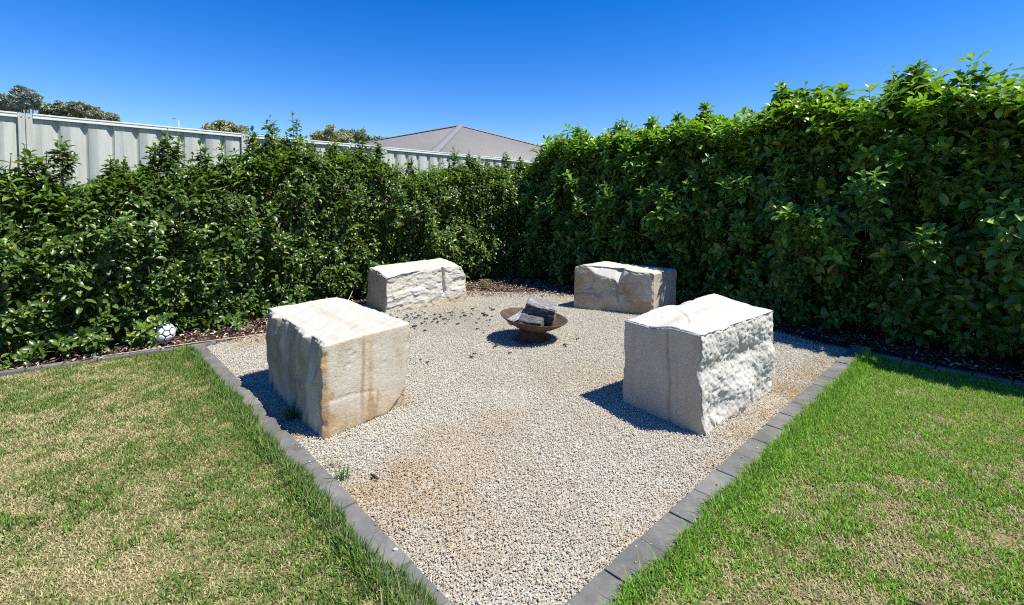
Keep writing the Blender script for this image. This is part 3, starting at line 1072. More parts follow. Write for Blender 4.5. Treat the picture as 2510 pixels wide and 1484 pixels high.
# ------------------------------------------------------------------ hedges
def hedge(poly, hts, sign, srange, label, seed, dens_front, dens_top, ll, cols, leaders, depth, young_top, stem_ss, extra=(), stemk=1.0, gap=.13, backk=.55, shoulder=.45, slope=.24, thr=-.15, lamp=.24, fillp=.22, lamp2=.08, stray=4.0):
    g = np.random.default_rng(seed)
    seg = np.linalg.norm(np.diff(poly, axis=0), axis=1)
    cum = np.r_[0, np.cumsum(seg)]
    hs_, hz_ = np.array(hts).T

    def at(s):
        x = np.interp(s, cum, poly[:, 0]); y = np.interp(s, cum, poly[:, 1])
        e = .35
        tx = np.interp(s + e, cum, poly[:, 0]) - np.interp(s - e, cum, poly[:, 0])
        ty = np.interp(s + e, cum, poly[:, 1]) - np.interp(s - e, cum, poly[:, 1])
        ln = np.hypot(tx, ty) + 1e-9
        n = np.c_[ty / ln, -tx / ln] * sign
        return np.c_[x, y], n, np.interp(s, hs_, hz_)
    s0, s1 = srange
    # ---- front shell
    nf = int(dens_front * (s1 - s0) * 2.4)
    s = g.uniform(s0, s1, nf)
    b, n, h = at(s)
    h = h + .10 * fbm(np.c_[s * 2.2, s * 0, s * 0], 3, seed)
    z = h * g.uniform(0.03, 1.0, nf) ** .92
    lump = fbm(np.c_[s * 1.9, z * 2.1, s * 0 + 3], 3, seed + 3)
    fine = fbm(np.c_[s * 5.5, z * 5.5, s * 0 + 9], 2, seed + 5)
    d_in = g.exponential(gap, nf)
    d_in = np.where(g.random(nf) < fillp, g.uniform(.15, depth * .7, nf), d_in)
    k = (d_in < depth) & (fine + .9 * d_in / .2 + .25 * lump > thr)
    topr = np.clip((z - (h - shoulder)) / shoulder, 0, 1)
    botr = np.clip((.35 - z) / .35, 0, 1)
    off = lamp * lump + lamp2 * fbm(np.c_[s * .9, z * 1.2, s * 0 + 23], 2, seed + 8) + .08 * fine - d_in - slope * topr ** 1.6 + .08 * botr
    P = np.c_[b + n * off[:, None], z]
    up = np.array([0, 0, 1.0])
    D = np.c_[n, np.zeros(nf)] * (.75 - .45 * topr)[:, None] + up * (.55 + .4 * topr)[:, None] + g.normal(0, .38, (nf, 3))
    D = unit(D)
    front = [P[k], D[k], (topr * .8)[k]]
    # ---- top
    nt = int(dens_top * (s1 - s0))
    s = g.uniform(s0, s1, nt)
    b, n, h = at(s)
    h = h + .10 * fbm(np.c_[s * 2.2, s * 0, s * 0], 3, seed)
    w = g.uniform(.05, depth, nt)
    lump = fbm(np.c_[s * 2.4, w * 3, s * 0 + 13], 3, seed + 7)
    edge = np.maximum(np.clip((.25 + slope * .5 - w) / (.25 + slope * .5), 0, 1), np.clip((w - depth + .3) / .3, 0, 1))
    zz = h - .03 + .10 * lump - .16 * edge ** 2 - g.exponential(.10, nt)
    P = np.c_[b - n * (w + .05)[:, None], zz]
    D = unit(np.c_[n * (.25 - .4 * (w / depth))[:, None], np.ones(nt) * .95] + g.normal(0, .28, (nt, 3)))
    poke = (g.random(nt) < .22) * g.exponential(.075, nt)
    P[:, 2] += np.clip(poke, 0, .22)
    top = [P, D, np.ones(nt)]
    # bushy growth round the foot of every leader, and single low sprigs
    ex = []
    for (sx, dep, hgt, ln) in leaders:
        bb, n1, _ = at(np.array([sx]))
        for q in range(int(40 * ln)):
            dz = g.uniform(.16, 1.1)
            aa = g.uniform(0, 6.283); rr = (.02 + .20 * dz * ln / .4) * g.uniform(.4, 1.0)
            rr = np.array([rr * math.cos(aa), rr * math.sin(aa)])
            ex.append((bb[0, 0] - n1[0, 0] * dep + rr[0], bb[0, 1] - n1[0, 1] * dep + rr[1], hgt - ln * dz, rr[0] * 5, rr[1] * 5, .8))
    for e in extra: ex.append(e)
    # stray shoots standing proud of the face
    ns = int(stray * (s1 - s0))
    ss = g.uniform(s0, s1, ns)
    bb, n1, h1 = at(ss)
    for q in range(ns):
        zz1 = g.uniform(.35, .82) * h1[q]
        tq = np.clip((zz1 - (h1[q] - shoulder)) / shoulder, 0, 1)
        o1 = g.uniform(.10, .32) - slope * tq ** 1.6
        for w_ in range(5):
            r3 = g.normal(0, .06, 3)
            ex.append((bb[q, 0] + n1[q, 0] * (o1 + r3[0]), bb[q, 1] + n1[q, 1] * (o1 + r3[1]), zz1 + r3[2] * 1.3, n1[q, 0] * .5, n1[q, 1] * .5, .8))
    ex = np.array(ex)
    P = np.concatenate([P, ex[:, :3]]); D = np.concatenate([D, unit(ex[:, 3:] + g.normal(0, .1, (len(ex), 3)))])
    top = [P, D, np.r_[np.ones(nt), np.full(len(ex), .5)]]
    # ---- back shell (sparse; seen only from the side) and fill
    nb = int(dens_front * backk * (s1 - s0) * 2.4)
    s = g.uniform(s0, s1, nb)
    b, n, h = at(s)
    P = np.c_[b - n * (depth * g.uniform(.25, 1.0, nb))[:, None], h * g.uniform(.03, .95, nb)]
    D = unit(np.c_[-n * .5, np.ones(nb) * .6] + g.normal(0, .4, (nb, 3)))
    back = [P, D, np.zeros(nb)]
    P = np.concatenate([front[0], top[0], back[0]]); D = np.concatenate([front[1], top[1], back[1]])
    T = np.concatenate([front[2], top[2], back[2]])
    nn = len(P)
    K = g.integers(3, 6, nn)
    Ls = g.uniform(.09, .2, nn) * (ll / .1) * stemk
    yo = np.clip(g.normal(.06, .13, nn) + young_top * T * g.uniform(.3, 1.1, nn), 0, .9)
    lv = sprig_leaves(P, D, Ls, K, np.full(nn, ll) * g.uniform(.8, 1.15, nn), cols, seed + 1, yo)
    ctr, _, _ = at(np.array([(s0 + s1) / 2]))
    tw = np.arange(len(P))[g.random(len(P)) < .75]
    A_ = P[tw] - D[tw] * (Ls[tw] * 1.5)[:, None]; A_[:, 2] -= .03
    B_ = P[tw]
    x_ = unit(np.cross(B_ - A_, g.normal(size=(len(tw), 3)))); y_ = unit(np.cross(B_ - A_, x_))
    ring = [x_ * math.cos(q) + y_ * math.sin(q) for q in (0, 2.094, 4.189)]
    tV = np.stack([A_ + r_ * .0032 for r_ in ring] + [B_ + r_ * .0018 for r_ in ring], 1)
    tq = np.array([(0, 1, 4, 3), (1, 2, 5, 4), (2, 0, 3, 5)])[None] + (np.arange(len(tw)) * 6)[:, None, None]
    root = empty('hedge', (ctr[0, 0], ctr[0, 1], 0))
    tag(root, label, 'hedge')
    O = np.array([ctr[0, 0], ctr[0, 1], 0])
    # ---- the 300 leaves that show largest become parts of their own
    p, d, up_, L, Wd, c = lv
    mid = p + d * (L * .5)[:, None]
    x, nrm = rot_basis(d, up_)
    cvec = np.array([0, 0, 1.5]) - mid
    dist = np.linalg.norm(cvec, axis=1)
    facing = np.abs((nrm * cvec).sum(1)) / dist
    fx, fy = proj_px(mid)
    size = L * Wd * facing / dist ** 2
    # how far each leaf stands proud of its neighbours in the same small patch of the view
    cell = (np.floor(fx * 70).astype(int) * 1000 + np.floor(fy * 42).astype(int))
    order = np.lexsort((dist, cell))
    first = np.ones(len(order), bool)
    first[1:] = cell[order][1:] != cell[order][:-1]
    lead = np.zeros(len(p), bool); lead[order[first]] = True
    ok = lead & (fx > .005) & (fx < .995) & (fy > .02) & (fy < .97) & (mid[:, 2] > .05)
    pick = np.argsort(-np.where(ok, size, 0))[:300]
    pick = pick[ok[pick]]
    keep = np.ones(len(p), bool); keep[pick] = False
    V, Tt, Q, C = leaves_geo(p[keep] - O, d[keep], up_[keep], L[keep], Wd[keep], c[keep])
    me = mesh_np('foliage', V, [Tt, Q], {'col': C})
    fo = link('foliage', me, M['leaf'], root, smooth=True)
    fo['kind'] = 'stuff'
    to = link('twigs', mesh_np('twigs', (tV - O).reshape(-1, 3), [tq.reshape(-1, 4)]), M['twig'], root)
    to['kind'] = 'stuff'
    lum = c[pick].sum(1)
    edges = np.quantile(lum, np.linspace(0, 1, 9)[1:-1])
    bins = np.digitize(lum, edges)
    var = []
    for i in range(8):
        sel = c[pick][bins == i]
        cc = sel.mean(axis=0) if len(sel) else np.array(cols['old'])
        shade = np.array([.92] + [1.0, 1.08, 1.0] * 3 + [1.0])
        lm = mesh_np('leaf', LV * np.array([1, 1, 1]), [LTRI, LQ], {'col': cc[None] * shade[:, None]})
        lm.materials.append(M['leaf']); lm.shade_smooth()
        var.append(lm)
    for i, q in enumerate(pick):
        o = bpy.data.objects.new('leaf', var[bins[i]])
        COL.objects.link(o)
        o.parent = root
        m3 = np.eye(4)
        m3[:3, 0] = x[q] * Wd[q]; m3[:3, 1] = d[q] * L[q]; m3[:3, 2] = nrm[q] * L[q]; m3[:3, 3] = p[q] - O
        o.matrix_local = Matrix(m3.tolist())
    # ---- leader shoots standing above the hedge
    for (sx, dep, hgt, ln) in leaders:
        b, n, h = at(np.array([sx]))
        base = np.array([b[0, 0] - n[0, 0] * dep, b[0, 1] - n[0, 1] * dep, hgt - ln])
        lean = np.array([g.normal(0, .07), g.normal(0, .07), 1.0]); lean /= np.linalg.norm(lean)
        tip = base + lean * ln
        path = [base - O + lean * ln * t for t in np.linspace(0, 1, 5)]
        sv, sf = tube(path, np.linspace(.007, .003, 5), 5)
        kk = max(5, int(ln / .055))
        lvs = sprig_leaves(tip[None], lean[None], np.array([ln]), np.array([kk]), np.array([ll * 1.12]), cols, seed + int(sx * 100), np.array([.12]))
        f = (lvs[0] - base) @ lean / ln
        taper = np.where(f > .9, .6, np.where(f > .7, .85, 1.0))
        V, Tt, Q, C = leaves_geo(lvs[0] - O, lvs[1], lvs[2], lvs[3] * taper, lvs[4] * taper, lvs[5])
        V2, F2 = join([(V, [Tt, Q]), (sv, sf)])
        C2 = np.concatenate([C, np.tile([[.10, .12, .04]], (len(sv), 1))])
        link('shoot', mesh_np('shoot', V2, F2, {'col': C2}), M['leaf'], root, smooth=True)
    # ---- stems
    for sx in stem_ss:
        b, n, h = at(np.array([sx]))
        px, py = b[0] - n[0] * depth * .45
        base = np.array([px, py, -.05]) - O
        parts = []
        for q in range(4):
            e = base + np.array([g.normal(0, .22), g.normal(0, .22), h[0] * g.uniform(.45, .65)])
            m_ = base * .5 + e * .5 + g.normal(0, .06, 3)
            tt = np.linspace(0, 1, 6)[:, None]
            path = base * (1 - tt) ** 2 + 2 * m_ * tt * (1 - tt) + e * tt ** 2
            parts.append(tube(path, np.linspace(.02, .006, 6), 6))
        V, F = join(parts)
        link('trunk', mesh_np('trunk', V, F), M['stem'], root, smooth=True)
    return root


colsL = {'old': np.array([.046, .092, .016]), 'young': np.array([.20, .30, .045])}
colsR = {'old': np.array([.048, .118, .024]), 'young': np.array([.23, .37, .045])}
leadersL = [(2.94, 0.3, 1.96, 0.3), (3.07, 0.3, 2.06, 0.4), (3.2, 0.3, 2.0, 0.3), (3.33, 0.3, 2.16, 0.55), (3.71, 0.3, 2.0, 0.3), (3.82, 0.3, 1.99, 0.3), (4.13, 0.3, 2.28, 0.4), (4.23, 0.3, 2.35, 0.55), (4.31, 0.3, 2.3, 0.4), (4.59, 0.3, 2.26, 0.45), (4.84, 0.3, 2.3, 0.45), (5.21, 0.3, 2.5, 0.4), (5.46, 0.3, 2.68, 0.5), (5.79, 0.3, 2.79, 0.6), (6.03, 0.3, 2.43, 0.3), (6.4, 0.3, 2.53, 0.3), (6.88, 0.3, 2.72, 0.5), (7.17, 0.3, 2.55, 0.3), (7.86, 0.3, 2.33, 0.3), (8.82, 0.3, 2.6, 0.45), (9.11, 0.3, 2.5, 0.3), (9.99, 0.3, 2.56, 0.3), (10.36, 0.3, 2.5, 0.3)]
hedge(HL, HHL, 1, (1.9, 11.3), 'sunlit glossy green hedge in front of the pale metal fence', 100, 290, 230, .094, colsL, leadersL, 1.0, .24,
      [2.4, 3.2, 4.0, 4.8, 5.6, 6.4, 7.2, 8.0, 8.8, 9.5, 10.3],
      [(-3.75, 4.945, .13, .5, -.7, .4), (-3.78, 4.93, .06, .4, -.7, .5), (-3.82, 4.90, .10, .5, -.6, .5), (-3.735, 5.0, .25, .5, -.7, .2), (-3.79, 4.97, .23, .6, -.6, .1), (-3.84, 4.93, .13, .3, -.5, .7), (-3.87, 4.90, .08, .2, -.6, .6), (-3.83, 4.92, .20, .4, -.5, .6), (-3.78, 4.95, .24, .4, -.5, .5), (-3.86, 4.94, .05, .1, -.7, .5),
       (-3.92, 4.9, .20, .3, -.5, .6), (-3.80, 4.99, .29, .5, -.5, .3), (-3.72, 5.02, .27, .5, -.5, .4), (-3.9, 4.86, .12, .3, -.6, .5),
       (-3.92, 4.98, .16, .5, -.6, .5), (-3.86, 5.0, .22, .5, -.7, .45), (-3.83, 4.98, .10, .3, -.6, .7), (-3.98, 4.93, .10, .3, -.7, .4), (-3.78, 5.03, .26, .6, -.6, .3),
       (-3.90, 4.93, .06, .5, -.5, .6), (-3.72, 5.10, .30, .5, -.5, .4), (-3.3, 5.45, .18, .5, -.6, .7), (-3.22, 5.5, .10, .4, -.7, .5), (-3.0, 5.75, .22, .5, -.6, .6),
       (-4.2, 4.62, .12, .5, -.7, .4), (-4.35, 4.5, .16, .5, -.6, .5), (-4.5, 4.3, .1, .5, -.6, .5), (-.48, 8.25, .10, .2, -.3, .9), (-.44, 8.2, .16, .1, -.4, .9), (-.52, 8.22, .14, -.2, -.4, .9)])
leadersR = [(3.55, 0.55, 2.85, 0.3), (3.66, 0.55, 2.86, 0.3), (4.06, 0.55, 3.04, 0.3), (4.26, 0.55, 3.0, 0.3), (5.0, 0.55, 2.99, 0.3), (4.78, 0.55, 2.9, 0.3), (5.46, 0.55, 3.11, 0.3), (6.54, 0.55, 3.01, 0.3), (7.5, 0.55, 2.94, 0.3), (9.05, 0.55, 3.02, 0.3), (9.62, 0.55, 2.77, 0.3), (3.1, 0.55, 2.77, 0.3), (5.2, 0.55, 3.0, 0.3), (7.0, 0.55, 2.93, 0.3), (8.1, 0.55, 2.99, 0.3)]
hedge(HR, HHR, -1, (0.6, 10.1), 'taller shaded hedge on the right with bright green growth along its top', 200, 235, 190, .136, colsR, leadersR, 1.7, .80,
      [1.4, 2.2, 3.0, 3.8, 4.6, 5.4, 6.2, 7.0, 7.8, 8.6, 9.3], (), .55, .22, 1.9, 1.45, .80, .02, .34, .12, .30, 9.0)


# ------------------------------------------------------------------ fence
FA = np.array([-6.05, 5.6]); FB = np.array([-0.34, 11.35])
fd = (FB - FA) / np.linalg.norm(FB - FA)
fn = np.array([fd[1], -fd[0]])          # towards the garden
ang = math.atan2(fd[1], fd[0])
froot = empty('metal_fence', (FA[0], FA[1], 0), ang)
tag(froot, 'pale grey ribbed metal fence with white top rail behind the left hedge', 'fence')
FT = 2.585


def box_local(name, x0, x1, y0, y1, z0, z1, mat, parent, bev=0.003):
    bm = bmesh.new()
    bmesh.ops.create_cube(bm, size=1)
    for v in bm.verts:
        v.co = Vector(((x0 + x1) / 2 + v.co.x * (x1 - x0), (y0 + y1) / 2 + v.co.y * (y1 - y0), (z0 + z1) / 2 + v.co.z * (z1 - z0)))
    if bev: bmesh.ops.bevel(bm, geom=bm.edges[:], offset=bev, segments=2, affect='EDGES')
    me = bpy.data.meshes.new(name)
    bm.to_mesh(me); bm.free()
    return link(name, me, mat, parent)


def sheet_profile(x0):
    pts = []
    for k in range(3):
        b = x0 + k * .2615
        pts += [(b + .0, 0), (b + .088, 0.0), (b + .094, -.004), (b + .100, 0.0), (b + .178, 0), (b + .225, .042), (b + .240, .042), (b + .2610, .001)]
    return pts


sheet_me = None
POSTS = [-2.17, .24, 2.65, 5.06, 7.47, 9.88]
for i, ps in enumerate(POSTS):
    # double C-section post: two channels side by side
    pr = box_local('fence_post', ps - .062, ps - .003, -.030, .045, -.1, FT - .004, M['fence'], froot)
    pr2 = box_local('fence_post', ps + .003, ps + .062, -.030, .045, -.1, FT - .004, M['fence'], froot)
    for px_, par in ((ps - .032, pr), (ps + .034, pr2)):
        bm = bmesh.new()
        bmesh.ops.create_cone(bm, cap_ends=True, segments=8, radius1=.007, radius2=.006, depth=.006)
        bmesh.ops.rotate(bm, matrix=Matrix.Rotation(R(90), 3, 'X'), verts=bm.verts)
        me = bpy.data.meshes.new('screw'); bm.to_mesh(me); bm.free()
        link('screw', me, M['screw'], par, (px_, -.033, FT - .05))
    if i == len(POSTS) - 1: break
    x0 = ps + .064; x1 = POSTS[i + 1] - .064
    # top rail: a lipped channel
    rail = box_local('top_rail', x0, x1, -.030, .050, FT - .062, FT, M['rail'], froot)
    box_local('rail_lip', x0, x1, -.036, -.0305, FT - .020, FT - .004, M['rail'], rail, .002)
    box_local('rail_lip', x0, x1, -.036, -.0305, FT - .060, FT - .044, M['rail'], rail, .002)
    box_local('bottom_rail', x0, x1, -.030, .050, .02, .08, M['rail'], froot)
    for k in range(3):
        if sheet_me is None:
            pts = sheet_profile(0)
            V = []; nF = []
            for zz in (.05, FT - .03):
                for (u, v) in pts: V.append((u, v, zz))
            n_ = len(pts)
            for q in range(n_ - 1): nF.append((q, q + 1, q + 1 + n_, q + n_))
            sheet_me = mesh_np('panel_sheet', V, [np.array(nF)])
            sheet_me.materials.append(M['fence'])
        link('panel_sheet', sheet_me, None, froot, (x0 - .02 + k * .7845, -.004 + .001 * k, 0))


# ------------------------------------------------------------------ neighbour's house
def house():
    A = np.array([-3.28, 30.0]); zr = 6.34
    r = np.array([.72, -.694]); q = np.array([.694, .72]); w = 9.0; ze = 3.15
    Bk = A - r * 10
    c_nl = A + r * w - q * w; c_nr = A + r * w + q * w
    c_fl = Bk - r * w - q * w; c_fr = Bk - r * w + q * w
    root = empty('house', (A[0], A[1], 0))
    tag(root, 'house with a hipped taupe metal roof beyond the far end of the fence', 'house')
    o = np.array([A[0], A[1], 0])
    P3 = lambda p, z: np.array([p[0], p[1], z]) - o
    Az, Bz = P3(A, zr), P3(Bk, zr)
    CNL, CNR, CFL, CFR = P3(c_nl, ze), P3(c_nr, ze), P3(c_fl, ze), P3(c_fr, ze)
    V = np.array([Az, Bz, CNL, CNR, CFL, CFR])
    th = np.array([0, 0, -.06])
    V2 = np.concatenate([V, V + th])
    tri = [(0, 2, 3), (1, 5, 4), (6, 9, 8), (7, 10, 11)]
    quad = [(0, 1, 4, 2), (0, 3, 5, 1), (6, 8, 10, 7), (6, 7, 11, 9), (2, 8, 9, 3), (3, 9, 11, 5), (5, 11, 10, 4), (4, 10, 8, 2)]
    rf = link('roof', mesh_np('roof', V2, [np.array(tri), np.array(quad)]), M['roof'], root)
    # corrugation ribs on the two slopes that face the garden
    ribs = []
    for (e0, e1, top0, top1) in ((CNL, CNR, Az, Az), (CFL, CNL, Bz, Az)):
        n = 60
        up = np.cross(e1 - e0, (top0 + top1) / 2 - (e0 + e1) / 2); up /= np.linalg.norm(up)
        if up[2] < 0: up = -up
        ev = (e1 - e0) / np.linalg.norm(e1 - e0)
        Ln = np.linalg.norm(e1 - e0)
        sl = (top0 + top1) / 2 - (e0 + e1) / 2
        sl = sl - ev * (sl @ ev)
        for k in range(1, n):
            s_ = Ln * k / n
            sa = (top0 - e0) @ ev; sb = (top1 - e0) @ ev
            f = min(1, s_ / max(sa, 1e-6), (Ln - s_) / max(Ln - sb, 1e-6))
            p0 = e0 + ev * s_; p1 = p0 + sl * f * .985
            ribs.append(tube([p0 + up * .005, p1 + up * .002], .006, 4))
    V, F = join(ribs)
    rb = link('roof_rib', mesh_np('roof_rib', V, F), M['roof'], rf)
    rb['kind'] = 'stuff'
    for a_, b_ in ((Az, CNL), (Az, CNR), (Az, Bz), (Bz, CFL), (Bz, CFR)):
        d = (b_ - a_); L = np.linalg.norm(d); d = d / L
        s_ = np.cross(d, [0, 0, 1.0]); s_ /= np.linalg.norm(s_)
        u_ = np.cross(s_, d)
        pts = []
        for t in (0, L):
            for (x_, z_) in ((-.20, -.03), (-.05, .05), (.05, .05), (.20, -.03)):
                pts.append(a_ + d * t + s_ * x_ + u_ * (z_ + .03))
        link('ridge_cap', mesh_np('ridge_cap', np.array(pts), [np.array([(0, 1, 5, 4), (1, 2, 6, 5), (2, 3, 7, 6)])]), M['cap'], rf)
    ins = .6 / w
    Wc = [c * 1.0 for c in (CNL, CNR, CFR, CFL)]
    cm = sum(Wc) / 4
    Wc = [cm + (c - cm) * .95 for c in Wc]
    V = np.array([[c[0], c[1], z] for z in (-.1, ze - .1) for c in Wc])
    link('wall', mesh_np('wall', V, [np.array([(0, 1, 5, 4), (1, 2, 6, 5), (2, 3, 7, 6), (3, 0, 4, 7)])]), M['wall'], root)
    parts = [tube([a_ - np.array([0, 0, .06]), b_ - np.array([0, 0, .06])], .07, 6) for a_, b_ in ((CNL, CNR), (CNL, CFL), (CNR, CFR), (CFL, CFR))]
    for pv in parts:
        link('gutter', mesh_np('gutter', pv[0], pv[1]), M['cap'], root)


house()


# ------------------------------------------------------------------ far gum trees and street lamp
def gum(x, y, h, wid, label, seed, lumps, col):
    g = np.random.default_rng(seed)
    root = empty('gum_tree', (x, y, 0))
    tag(root, label, 'tree', 'gum trees on the skyline beyond the fence')
    parts = []
    path = [np.array([g.normal(0, .15) * t * 3, g.normal(0, .15) * t * 3, h * .6 * t]) for t in np.linspace(0, 1, 6)]
    path[0] = np.array([0, 0, -.2])
    parts.append(tube(path, np.linspace(.03, .014, 6) * h, 8))
    cen = []
    for (lx, lz, lr) in lumps:
        c = np.array([lx * wid, g.normal(0, .12) * wid, h - (1.0 - lz) * 1.25 * wid - lr * wid * .35])
        cen.append((c, lr * wid))
        st = path[3 + g.integers(0, 2)]
        m_ = (st + c) / 2 + np.array([0, 0, .04 * h])
        parts.append(tube([st, m_, c], np.array([.012, .007, .003]) * h, 6))
    V, F = join(parts)
    link('trunk', mesh_np('trunk', V, F), M['bark'], root, smooth=True)
    Ps = []
    for c, r in cen:
        sub = 17
        for _ in range(sub):
            v = g.normal(size=3); v /= np.linalg.norm(v)
            cc = c + v * np.array([1.0, 1.0, .7]) * r * g.uniform(.5, 1.25)
            n = 170
            o = g.normal(size=(n, 3)) * np.array([1, 1, .55]) * r * .15
            Ps.append(cc + o)
    P = np.concatenate(Ps)
    n = len(P)
    d = unit(g.normal(size=(n, 3)) + np.array([0, 0, -.5]))
    up = unit(g.normal(size=(n, 3)) + np.array([0, 0, .6]))
    L = np.full(n, h * .024) * g.uniform(.6, 1.3, n)
    C = np.array(col)[None] * g.uniform(.65, 1.35, n)[:, None]
    V, T, Q, Cc = leaves_geo(P, d, up, L, L * .5, C)
    cr = link('crown', mesh_np('crown', V, [T, Q], {'col': Cc}), M['gum'], root)
    cr['kind'] = 'stuff'


def px(u, v, Y):
    """metres at distance Y for a place measured on the photograph (2510 px wide)"""
    return (u - 1255) / 1162 * Y, 1.5 + (498 - v) / 1162 * Y


OL = (.25, .28, .18); OB = (.25, .30, .26); YG = (.32, .335, .18)  # OB paled and blued, distance haze put into the leaf colour
for (u, vt, Y, wu, lab, lumps, c) in (
    (12, 229, 62, 70, 'grey green gum tree cut off by the left picture edge, above the fence', [(-.3, .78, .24), (.05, .88, .2), (.3, .78, .2), (.1, .66, .22)], OB),
    (82, 222, 60, 78, 'tallest grey green gum tree above the fence, next to the double post', [(-.05, .93, .15), (-.22, .84, .18), (.2, .85, .2), (.02, .75, .25), (.38, .74, .15), (-.35, .72, .15)], OB),
    (150, 250, 66, 78, 'broad olive gum tree above the fence, just left of the skyline gap', [(-.3, .85, .18), (.12, .88, .22), (.35, .84, .16), (0, .75, .25), (.3, .70, .2)], OL),
    (215, 255, 64, 62, 'gum tree above the fence sloping down at its right side', [(-.18, .9, .2), (.12, .84, .22), (.38, .76, .2), (-.3, .76, .2), (.55, .68, .18)], OL),
    (262, 275, 70, 45, 'lowest olive gum tree at the end of the row above the fence', [(-.2, .88, .22), (.2, .82, .25), (.45, .74, .2)], OL),
    (548, 293, 75, 98, 'round topped gum tree showing over the fence right of the street lamp', [(-.28, .86, .2), (.08, .92, .2), (.3, .85, .2), (0, .78, .28), (.42, .76, .16)], YG),
    (812, 313, 70, 95, 'yellowish gum tree behind the tallest hedge shoots', [(-.3, .86, .2), (0, .93, .22), (.3, .87, .2), (0, .78, .3), (.45, .78, .16)], YG),
    (885, 320, 72, 85, 'olive gum tree beside the left slope of the house roof', [(-.3, .9, .2), (.05, .9, .2), (.35, .82, .2), (.5, .74, .18)], OL),
    (945, 333, 110, 60, 'tiny distant tree touching the left end of the house roof', [(-.2, .88, .2), (.2, .85, .25)], OL),
):
    x_, h_ = px(u, vt, Y)
    gum(x_, Y, h_, wu / 1162 * Y, lab, int(u) + 3, lumps, c)

lx, lh = px(444, 293, 48)
lamp = empty('street_lamp', (lx, 48, 0))
tag(lamp, 'slim street lamp with a short arm rising above the fence', 'street lamp')
V, F = tube([(0, 0, 0), (0, 0, lh - .15)], [.11, .065], 10)
link('pole', mesh_np('pole', V, F), M['galv'], lamp, smooth=True)
V, F = tube([(0, 0, lh - .17), (-.04, 0, lh - .05), (-.22, 0, lh), (-.36, 0, lh + .01)], .04, 8)
link('arm', mesh_np('arm', V, F), M['galv'], lamp, smooth=True)
box_local('lamp_head', -.62, -.30, -.09, .09, lh - .03, lh + .05, M['galv'], lamp, .015)


# ------------------------------------------------------------------ soccer ball
def ball():
    rad = .118
    root = empty('soccer_ball', (-3.79, 5.09, rad - .025))
    root.rotation_euler = (R(25), R(-15), R(40))
    tag(root, 'white soccer ball with black seams half hidden under the left hedge', 'ball')
    bm = bmesh.new()
    bmesh.ops.create_icosphere(bm, subdivisions=4, radius=rad * .972)
    me = bpy.data.meshes.new('seam'); bm.to_mesh(me); bm.free()
    link('seam', me, M['black'], root, smooth=True)
    bm = bmesh.new()
    bmesh.ops.create_icosphere(bm, subdivisions=1, radius=1)
    iv = np.array([v.co[:] for v in bm.verts]); fc = [[v.index for v in f.verts] for f in bm.faces]
    bm.free()
    nb = {i: set() for i in range(12)}
    for f in fc:
        for a_ in f: nb[a_] |= set(f) - {a_}
    panels = []
    for i in range(12):
        panels.append((iv[i], [(2 * iv[i] + iv[j]) / 3 for j in nb[i]], .80))
    for f in fc:
        pts = []
        for a_, b_ in ((0, 1), (1, 2), (2, 0)):
            pts += [(2 * iv[f[a_]] + iv[f[b_]]) / 3, (iv[f[a_]] + 2 * iv[f[b_]]) / 3]
        panels.append((sum(iv[k] for k in f) / 3, pts, .87))
    for c, pts, shr in panels:
        c = c / np.linalg.norm(c)
        a_ = pts[0] - c * (pts[0] @ c); a_ /= np.linalg.norm(a_); b_ = np.cross(c, a_)
        pts = sorted(pts, key=lambda p: math.atan2(p @ b_, p @ a_))
        m0 = sum(pts) / len(pts)
        ring = []
        for k in range(len(pts)):
            p, q = pts[k], pts[(k + 1) % len(pts)]
            for t in (0, .33, .67):
                ring.append(p * (1 - t) + q * t)
        V = [c * rad * 1.0]
        for lv_, rr in ((.35, 1.0), (.7, 1.0), (.93, .998), (1.0, .975)):
            for p in ring:
                v = m0 + (p - m0) * lv_ * shr
                V.append(v / np.linalg.norm(v) * rad * rr)
        n = len(ring)
        T = [(0, 1 + k, 1 + (k + 1) % n) for k in range(n)]
        Q = [(1 + l * n + k, 1 + (l + 1) * n + k, 1 + (l + 1) * n + (k + 1) % n, 1 + l * n + (k + 1) % n) for l in range(3) for k in range(n)]
        link('panel', mesh_np('panel', np.array(V), [np.array(T), np.array(Q)]), M['white'], root, smooth=True)


ball()


